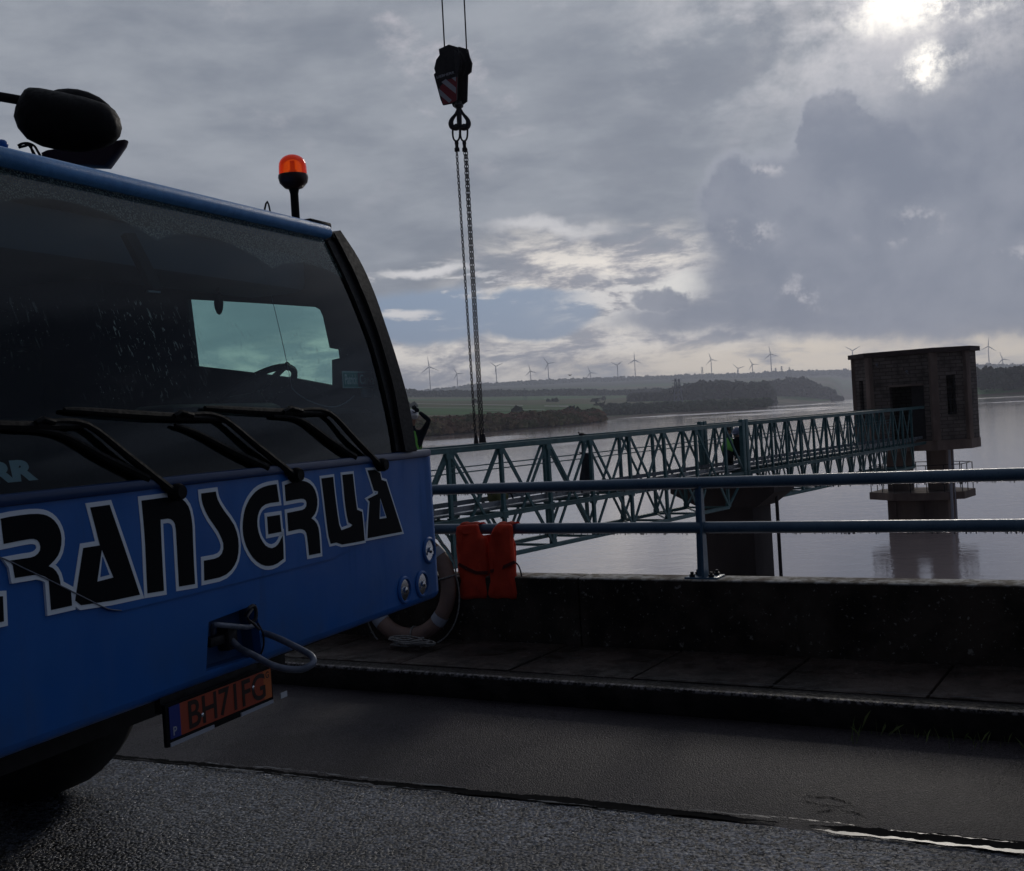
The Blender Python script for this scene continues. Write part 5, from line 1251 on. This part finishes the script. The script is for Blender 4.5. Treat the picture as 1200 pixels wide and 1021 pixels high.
for pts in (([(21, 171), (26, 168.5), (33, 168), (40, 171), (44, 177), (48, 184)]), ([(22, 173), (30, 171), (36, 169), (37, 175), (40, 182)]), ([(33, 169), (38, 176), (42, 184)])):
    tube(bm, smooth_pts([at_dist(x_, y_, Zs - .05) for x_, y_ in pts], 4), .0042, 6)
link('mirror_cable', bm, M['black'], cr)
bm = bmesh.new(); p = at_dist(2, 170, Zs - .15); rnd_blob(bm, p, .020, .02, .018, 2, 0); tube(bm, [p, V((p.x, p.y, ZTOP + .03))], .014, 8); link('roof_lamp', bm, M['blue'], cr)
# ---- underside, axle and wheels
bm = bmesh.new(); box(bm, CP(.39, 1.5, .80), 1.9, 1.9, .22, CAX); box(bm, CP(.39, 4.2, 1.05), 1.0, 4.0, .40, CAX); link('chassis', bm, M['iron'], cr)
bm = bmesh.new(); box(bm, CP(.39, 4.4, 1.42), 2.55, 4.0, .20, CAX, bev=.03); link('carrier_deck', bm, M['blue'], cr)
for tt in (1.48, -.70):
    for ss in (2.12, 4.4):
        c = CP(tt, ss, .60); bm = bmesh.new()
        lathe(bm, c - d_c * .21, [(.34, .02), (.50, .0), (.575, .05), (.60, .12), (.60, .30), (.575, .37), (.50, .42), (.34, .40)], d_c, 40); 
        wh = link('wheel', bm, M['tyre'], cr)
        bm = bmesh.new(); lathe(bm, c + d_c * (.19 if tt > 0 else -.19), [(.33, 0), (.30, .01), (.14, -.04), (.10, .01), (.02, .02)], d_c * (1 if tt > 0 else -1), 28); link('rim', bm, M['steel'], wh)
    # mudguard arch
    bm = bmesh.new(); prev = None
    for k in range(13):
        an = -.25 + k / 12 * (pi + .5); pr_ = CP(0, 2.12 - .70 * cos(an), .60 + .66 * sin(an)) - C0
        ring = [bm.verts.new(C0 + pr_ + d_c * (tt + q)) for q in (-.24, .24)]
        if prev: bm.faces.new((prev[0], prev[1], ring[1], ring[0]))
        prev = ring
    bmesh.ops.solidify(bm, geom=bm.faces[:], thickness=.015); link('mudguard', bm, M['black'], cr)
for ss in (2.12, 4.4):
    bm = bmesh.new(); tube(bm, [CP(-.5, ss, .60), CP(1.3, ss, .60)], .07, 12); link('axle', bm, M['iron'], cr)
# under-run bar below the nose
bm = bmesh.new(); box(bm, CP(.39, .55, .86), 2.3, .5, .09, CAX, bev=.02); link('underrun_bar', bm, M['black'], cr)
# ------------------------------------------------------------------ lifebuoy and orange vest on the crest
vb = V_PAR - .075; bc_ = at_plane(480, 690, RP(0, vb), n_w); ub = (UZ * .985 + n_w * .17).normalized()
rb_, rs_ = .325, .057
def BPt(an, rad=0, ou_=0): return bc_ + r_w * (rb_ + rad) * cos(an) + ub * (rb_ + rad) * sin(an) - n_w * ou_
lb = thing('lifebuoy', V((bc_.x, bc_.y, Z_WALK)), 'faded lifebuoy with grey bands leaning on the parapet beside the crane nose', 'lifebuoy')
bm = bmesh.new(); seg = 48; rings = []
for k in range(seg):
    an = 2 * pi * k / seg; rad = r_w * cos(an) + ub * sin(an); rings.append([bm.verts.new(bc_ + rad * (rb_ + rs_ * cos(q * pi / 6)) + n_w * rs_ * .8 * sin(q * pi / 6)) for q in range(12)])
for k in range(seg):
    A_, B_ = rings[k], rings[(k + 1) % seg]
    for q in range(12): bm.faces.new((A_[q], A_[(q + 1) % 12], B_[(q + 1) % 12], B_[q]))
link('ring', bm, M['buoy'], lb)
for a0 in (47, -37, 137, 223):
    bm = bmesh.new(); rr = []
    for k in range(5):
        an = R(a0 - 5 + k * 2.5); rad = r_w * cos(an) + ub * sin(an); rr.append([bm.verts.new(bc_ + rad * (rb_ + (rs_ + .003) * cos(q * pi / 6)) + n_w * (rs_ * .8 + .003) * sin(q * pi / 6)) for q in range(12)])
    for A_, B_ in zip(rr, rr[1:]):
        for q in range(12): bm.faces.new((A_[q], A_[(q + 1) % 12], B_[(q + 1) % 12], B_[q]))
    link('reflective_band', bm, M['tape'], lb)
bm = bmesh.new(); ties = [R(q) for q in (15, -80, -170, 100)]
for i in range(4):
    a0 = ties[i]; a1 = ties[(i + 1) % 4]
    while a1 > a0: a1 -= 2 * pi
    P = []
    for k in range(13):
        t = k / 12; an = a0 + (a1 - a0) * t; P.append(BPt(an, rs_ + .012 + .035 * sin(pi * t) * (1 + .4 * sin(an)), .0) - UZ * .04 * sin(pi * t))
    tube(bm, P, .0055, 6)
for a0 in ties:
    rad = r_w * cos(a0) + ub * sin(a0); tube(bm, [bc_ + rad * (rb_ + (rs_ + .006) * cos(q * pi / 6)) + n_w * (rs_ * .8 + .006) * sin(q * pi / 6) for q in range(12)], .006, 6, closed=True)
link('grab_line', bm, M['rope'], lb)
bm = bmesh.new(); pc_ = at_z(483, 757, Z_WALK + .02); P = []
for k in range(60):
    an = k * .62; q = .05 + .09 * abs(sin(k * .37)); P.append(V((pc_.x, pc_.y, 0)) + r_w * cos(an) * q * 1.3 + n_w * (sin(an) * q * .55) + UZ * (Z_WALK + .012 + .0009 * k + .012 * abs(sin(k * 1.9))))
tube(bm, smooth_pts(P, 3), .006, 6); o = centred(link('rope_coil', bm, M['rope'])); tag(o, 'tangled pale rope heaped on the walkway below the lifebuoy', 'rope')
# vest hung over the lower rail
vv = rail_v - .075
vt = thing('life_vest', at_plane(572, 705, RP(0, vv), n_w), 'bright orange buoyancy vest hung over the lower rail beside the lifebuoy', 'life vest')
def vz(l): return [(520 + x * .1468, 600 + y * .1468) for x, y in l]
def VP(x, y, v): p = at_plane(x, y, RP(0, v), n_w); return p
def pad(pts, name, v0, th, mat):
    pl = [at_plane(x, y, RP(0, v0), n_w) for x, y in vz(pts)]
    l2 = smooth_pts([V((p.dot(r_w), p.z, 0)) for p in pl], 3, True); c = sum(l2, V((0, 0, 0))) / len(l2); bm = bmesh.new(); rngs = []
    for f_, dd in ((.55, -.98), (.80, -.95), (.92, -.78), (.985, -.40), (1, 0), (.985, .4), (.92, .75)):
        rngs.append([bm.verts.new(RP(c.x + (p.x - c.x) * f_, v0 + th / 2 * dd + (.010 * mn.noise(V((p.x * 9, p.y * 9, f_ * 3))) + .006 * mn.noise(V((p.x * 26, p.y * 14, f_ * 6)))) * (2 if dd < 0 else 1), c.y + (p.y - c.y) * (1 - (1 - f_) * .65))) for p in l2])
    for A_, B_ in zip(rngs, rngs[1:]):
        for i in range(len(l2)): bm.faces.new((A_[i], A_[(i + 1) % len(l2)], B_[(i + 1) % len(l2)], B_[i]))
    bm.faces.new(rngs[0]); bm.faces.new(rngs[-1][::-1]); return link(name, bm, mat, vt, sharp=70)
pad([(112, 135), (118, 112), (180, 104), (262, 100), (275, 125), (290, 165), (325, 195), (350, 215), (355, 400), (352, 560), (350, 690), (250, 694), (140, 695), (137, 560), (130, 430), (124, 330), (108, 235)], 'front_panel', vv, .06, M['orange'])
pad([(412, 120), (440, 96), (490, 98), (535, 104), (546, 160), (558, 300), (568, 420), (580, 540), (590, 688), (480, 692), (372, 690), (370, 560), (370, 400), (376, 240), (392, 160)], 'front_panel', vv, .06, M['orange'])
pad([(118, 180), (300, 190), (545, 180), (580, 500), (604, 700), (590, 712), (400, 716), (250, 728), (160, 722), (124, 500)], 'back_panel', rail_v + .065, .05, M['orange'])
# shoulders folded over the rail
for x0, x1 in ((112, 265), (412, 540)):
    bm = bmesh.new(); prev = None; zr_ = zl
    for k in range(13):
        an = pi * k / 12; row = []
        for j in range(7):
            x = x0 + (x1 - x0) * j / 6; p = at_plane(*vz([(x, 130)])[0], RP(0, vv), n_w)
            row.append(bm.verts.new(RP(p.dot(r_w), rail_v - cos(an) * .066, zr_ + .004 + .045 * sin(an) + .004 * sin(j * 2.1))))
        if prev:
            for j in range(6): bm.faces.new((prev[j], prev[j + 1], row[j + 1], row[j]))
        prev = row
    bmesh.ops.solidify(bm, geom=bm.faces[:], thickness=.03); link('shoulder_strap', bm, M['orange'], vt)
bm = bmesh.new()
for pts in ([(120, 415), (145, 430), (200, 460), (260, 486), (350, 486)], [(374, 474), (440, 458), (500, 430), (568, 400)]):
    Pp = [at_plane(*q, RP(0, vv - .030), n_w) for q in vz(pts)]
    for a_, b_ in zip(Pp, Pp[1:]): bar(bm, a_, b_, .010, .022, up=n_w.cross(b_ - a_))
link('waist_belt', bm, M['orange_dark'], vt)
bm = bmesh.new(); tube(bm, smooth_pts([at_plane(x_, y_, RP(0, vv), n_w) for x_, y_ in ((603, 658), (608, 664), (611, 674), (613, 690), (613.5, 715), (613, 740))], 5), .005, 6); link('hanging_strap', bm, M['jacket'], vt)

# ------------------------------------------------------------------ people
def skin_body(chains, name):
    """chains: list of lists of (point, radius); chains share points by equal position -> one skinned surface"""
    bm = bmesh.new(); idx = {}; rad = []
    def gv(p, r):
        k = tuple(round(q, 4) for q in p)
        if k not in idx: idx[k] = bm.verts.new(p); rad.append(r)
        return idx[k]
    for ch in chains:
        prev = None
        for p, r in ch:
            v = gv(V(p), r)
            if prev and not bm.edges.get((prev, v)): bm.edges.new((prev, v))
            prev = v
    me = bpy.data.meshes.new('s'); bm.to_mesh(me); bm.free(); ob = bpy.data.objects.new('s', me); COL.objects.link(ob)
    md = ob.modifiers.new('skin', 'SKIN'); md.use_smooth_shade = True
    for i, r in enumerate(rad): me.skin_vertices[0].data[i].radius = (r, r)
    me.skin_vertices[0].data[0].use_root = True
    ob.modifiers.new('ss', 'SUBSURF').levels = 2
    dg = bpy.context.evaluated_depsgraph_get(); m2 = bpy.data.meshes.new_from_object(ob.evaluated_get(dg)); out_ = bmesh.new(); out_.from_mesh(m2)
    bpy.data.objects.remove(ob); return out_
def hand(bm, wrist, d_, side_, k=1.0):
    d_ = d_.normalized(); side_ = (side_ - d_ * side_.dot(d_)).normalized(); nn = d_.cross(side_)
    rnd_blob(bm, wrist + d_ * .05, .022, .052, .042, 2, 0, 1, (nn, d_, side_))
    for i, L_ in enumerate((.068, .078, .072, .058)):
        b0 = wrist + d_ * .09 + side_ * (.030 - .020 * i); tube(bm, [b0, b0 + d_ * L_ * .5 + nn * .012, b0 + d_ * L_ * .8 + nn * .038], [.010, .009, .007], 6)
    t0 = wrist + d_ * .03 + side_ * .035; tube(bm, [t0, t0 + side_ * .03 + d_ * .03, t0 + side_ * .035 + d_ * .06 + nn * .01], [.012, .010, .008], 6)
def person(label, pel, neck, head, face, larm, rarm, lleg, rleg, vest_m=None, helm_m=None, grp=None):
    """all points in world space; arms: shoulder, elbow, wrist; legs: hip, knee, ankle, toe"""
    pel, neck, head, face = V(pel), V(neck), V(head), V(face).normalized(); foot = min((lleg[2], rleg[2]), key=lambda q: q[2])
    t = thing('person', (pel.x, pel.y, foot[2] - .07), label, 'person', grp)
    ch = pel.lerp(neck, .35); c2 = pel.lerp(neck, .72)
    chains = [[(pel, .135), (ch, .130), (c2, .155), (neck, .060), (neck.lerp(head, .45), .055), (head - UZ * .03, .085), (head + UZ * .04, .098), (head + UZ * .09, .06)]]
    for arm in (larm, rarm): a_ = [V(q) for q in arm]; chains.append([(c2, .155), (a_[0], .070), (a_[0].lerp(a_[1], .5), .054), (a_[1], .046), (a_[1].lerp(a_[2], .5), .042), (a_[2], .030)])
    for leg in (lleg, rleg): a_ = [V(q) for q in leg]; chains.append([(pel, .135), (a_[0], .105), (a_[0].lerp(a_[1], .5), .088), (a_[1], .064), (a_[1].lerp(a_[2], .4), .062), (a_[2], .045), (a_[3], .042)])
    bm = skin_body(chains, 'b'); k0 = len(bm.faces)
    for arm in (larm, rarm): a_ = [V(q) for q in arm]; hand(bm, a_[2], a_[2] - a_[1], face.cross(UZ) + V((.01, .02, .03)))
    sd_ = face.cross(UZ).normalized(); rnd_blob(bm, head + face * .085 - UZ * .01, .012, .018, .026, 2, 0, 1, (sd_, face, UZ))
    for sg in (-1, 1): rnd_blob(bm, head + sd_ * sg * .088 - UZ * .005, .010, .018, .032, 2, 0, 1, (sd_, face, UZ)); rnd_blob(bm, head + sd_ * sg * .032 + face * .080 + UZ * .015, .012, .008, .007, 1, 0, 1, (sd_, face, UZ))
    rnd_blob(bm, head + face * .082 - UZ * .055, .024, .008, .007, 1, 0, 1, (sd_, face, UZ))
    bm.faces.ensure_lookup_table()
    for i, f in enumerate(bm.faces):
        c = f.calc_center_median(); f.material_index = 1 if ((c - head).length < .15 and (c - neck).dot(head - neck) > .003) else 0
    link('body', bm, [M['jacket'], M['skin']], t, sharp=180)
    if vest_m:
        bm = skin_body([[(pel.lerp(neck, .10), .150), (ch, .152), (c2, .178), (neck.lerp(c2, .35), .10)]] + [[(c2, .178), (c2.lerp(V(a_[0]), .9) + UZ * .01, .086)] for a_ in (larm, rarm)], 'v'); link('hi_vis_vest', bm, vest_m, t, sharp=180)
        bm = bmesh.new()
    if helm_m:
        bm = bmesh.new(); rnd_blob(bm, head + UZ * .055, .122, .135, .105, 3, 0, 1, (sd_, face, UZ)); rnd_blob(bm, head + UZ * .045 + face * .085, .10, .095, .018, 2, 0, 1, (sd_, face, UZ)); link('helmet', bm, helm_m, t)
    else:
        bm = bmesh.new(); rnd_blob(bm, head + UZ * .04 - face * .02, .100, .108, .085, 3, .1, 9, (sd_, face, UZ)); link('hair', bm, pmat('dark_hair', (.012, .009, .008), .8), t)
    return t
dz = .05
def bxy(L, d_, z): return BP(L, d_, z)
# first: standing behind the cab pillar, arm lifted to his helmet
hd = at_dist(482.5, 490, 20.7); x0 = hd - V((0, 0, hd.z)); rt = V((1, -.1, 0)).normalized(); fw = V((.25, -.97, 0))
def q1(r_, f_, z): return x0 + rt * r_ + fw * f_ + UZ * z
person('worker half hidden behind the crane cab pillar, green vest, white helmet, arm raised', q1(0, 0, 1.0), q1(0, -.02, hd.z - .20), hd, fw, (q1(-.20, 0, hd.z - .30), q1(-.28, .05, hd.z - .58), q1(-.22, .22, hd.z - .74)),
       (q1(.18, 0, hd.z - .27), q1(.29, .10, hd.z - .06), q1(.11, .14, hd.z + .10)), (q1(-.10, 0, .95), q1(-.12, .03, .52), q1(-.12, 0, .13), q1(-.12, .16, .09)), (q1(.10, 0, .95), q1(.12, .02, .52), q1(.12, -.02, .13), q1(.14, .14, .09)), M['hivis'], M['helmet'], 'workers on the footbridge')
# second: kneeling in hi-vis on the bridge before the pier
h2 = at_dist(852, 501, 29.6); x0 = V((h2.x, h2.y, 0)); rt = b_d; fw = V((.2, .98, 0)).normalized()
person('worker in green hi-vis vest kneeling on the footbridge deck above the pier', q1(-.05, -.26, .42), q1(.0, .0, .82), V((h2.x, h2.y, .995)), V((.9, .2, -.3)), (q1(-.15, .08, .74), q1(-.08, .24, .55), q1(.14, .28, .50)), (q1(.16, .0, .74), q1(.28, .12, .55), q1(.30, .25, .42)),
       (q1(-.14, -.22, .40), q1(-.12, .22, .42), q1(-.12, .16, .14), q1(-.12, .30, .09)), (q1(.05, -.26, .38), q1(.10, .10, .14), q1(.05, -.30, .13), q1(.05, -.36, .08)), M['hivis'], None, 'workers on the footbridge')
h3 = at_dist(863.5, 508, 30.1); x0 = V((h3.x, h3.y, 0)); rt = e_d; fw = -b_d
person('crouching worker in dark clothes and blue-grey helmet next to the kneeling one', q1(.0, -.20, .42), q1(.02, .02, .78), V((h3.x, h3.y, h3.z)), V((-.7, -.6, -.3)), (q1(-.18, .02, .70), q1(-.24, .22, .52), q1(-.12, .36, .40)), (q1(.20, .02, .70), q1(.28, .18, .50), q1(.18, .36, .36)),
       (q1(-.12, -.18, .40), q1(-.20, .20, .52), q1(-.18, .02, .14), q1(-.20, .18, .09)), (q1(.12, -.18, .40), q1(.24, .18, .50), q1(.22, .0, .14), q1(.26, .16, .09)), None, M['helmet_b'], 'workers on the footbridge')
# ---- bird over the hills
bp_ = at_dist(668, 440, 160); bm = bmesh.new(); rnd_blob(bm, bp_, .16, .07, .06, 2, 0); 
for sg in (-1, 1):
    vs = [bm.verts.new(bp_ + V((sg * a_, 0, b_))) for a_, b_ in ((.0, .05), (.16, .13), (.34, .04), (.16, .07))]; bm.faces.new(vs)
tag(centred(link('bird', bm, M['iron'])), 'small dark bird flying above the far hills', 'bird')
bm = bmesh.new(); p = at_plane(681.5, 510.5, BP(0, 0), e_d); p.z = ZT + .051 + .05; rnd_blob(bm, p - UZ * .01, .06, .03, .03, 2, .1); rnd_blob(bm, p + V((-.055, 0, .025)), .02, .018, .018, 2, 0); tube(bm, [p + V((.04, 0, -.01)), p + V((.11, 0, -.02))], [.014, .006], 6)
tag(centred(link('bird', bm, M['iron'])), 'small dark bird perched on the top chord of the footbridge', 'bird')

# ---- moist air between here and the hills
hm = bpy.data.materials.new('haze_air'); hm.use_nodes = True; nt = hm.node_tree; nt.nodes.clear(); o = nt.nodes.new('ShaderNodeOutputMaterial'); pv = nt.nodes.new('ShaderNodeVolumePrincipled')
pv.inputs['Density'].default_value = 1.6e-4; pv.inputs['Color'].default_value = (.80, .85, 1.0, 1); pv.inputs['Anisotropy'].default_value = .55; nt.links.new(pv.outputs[0], o.inputs['Volume'])
bm = bmesh.new(); box(bm, V((0, 0, 124)), 13600, 13600, 268)
tag(link('haze', bm, hm, smooth=False), kind='stuff')
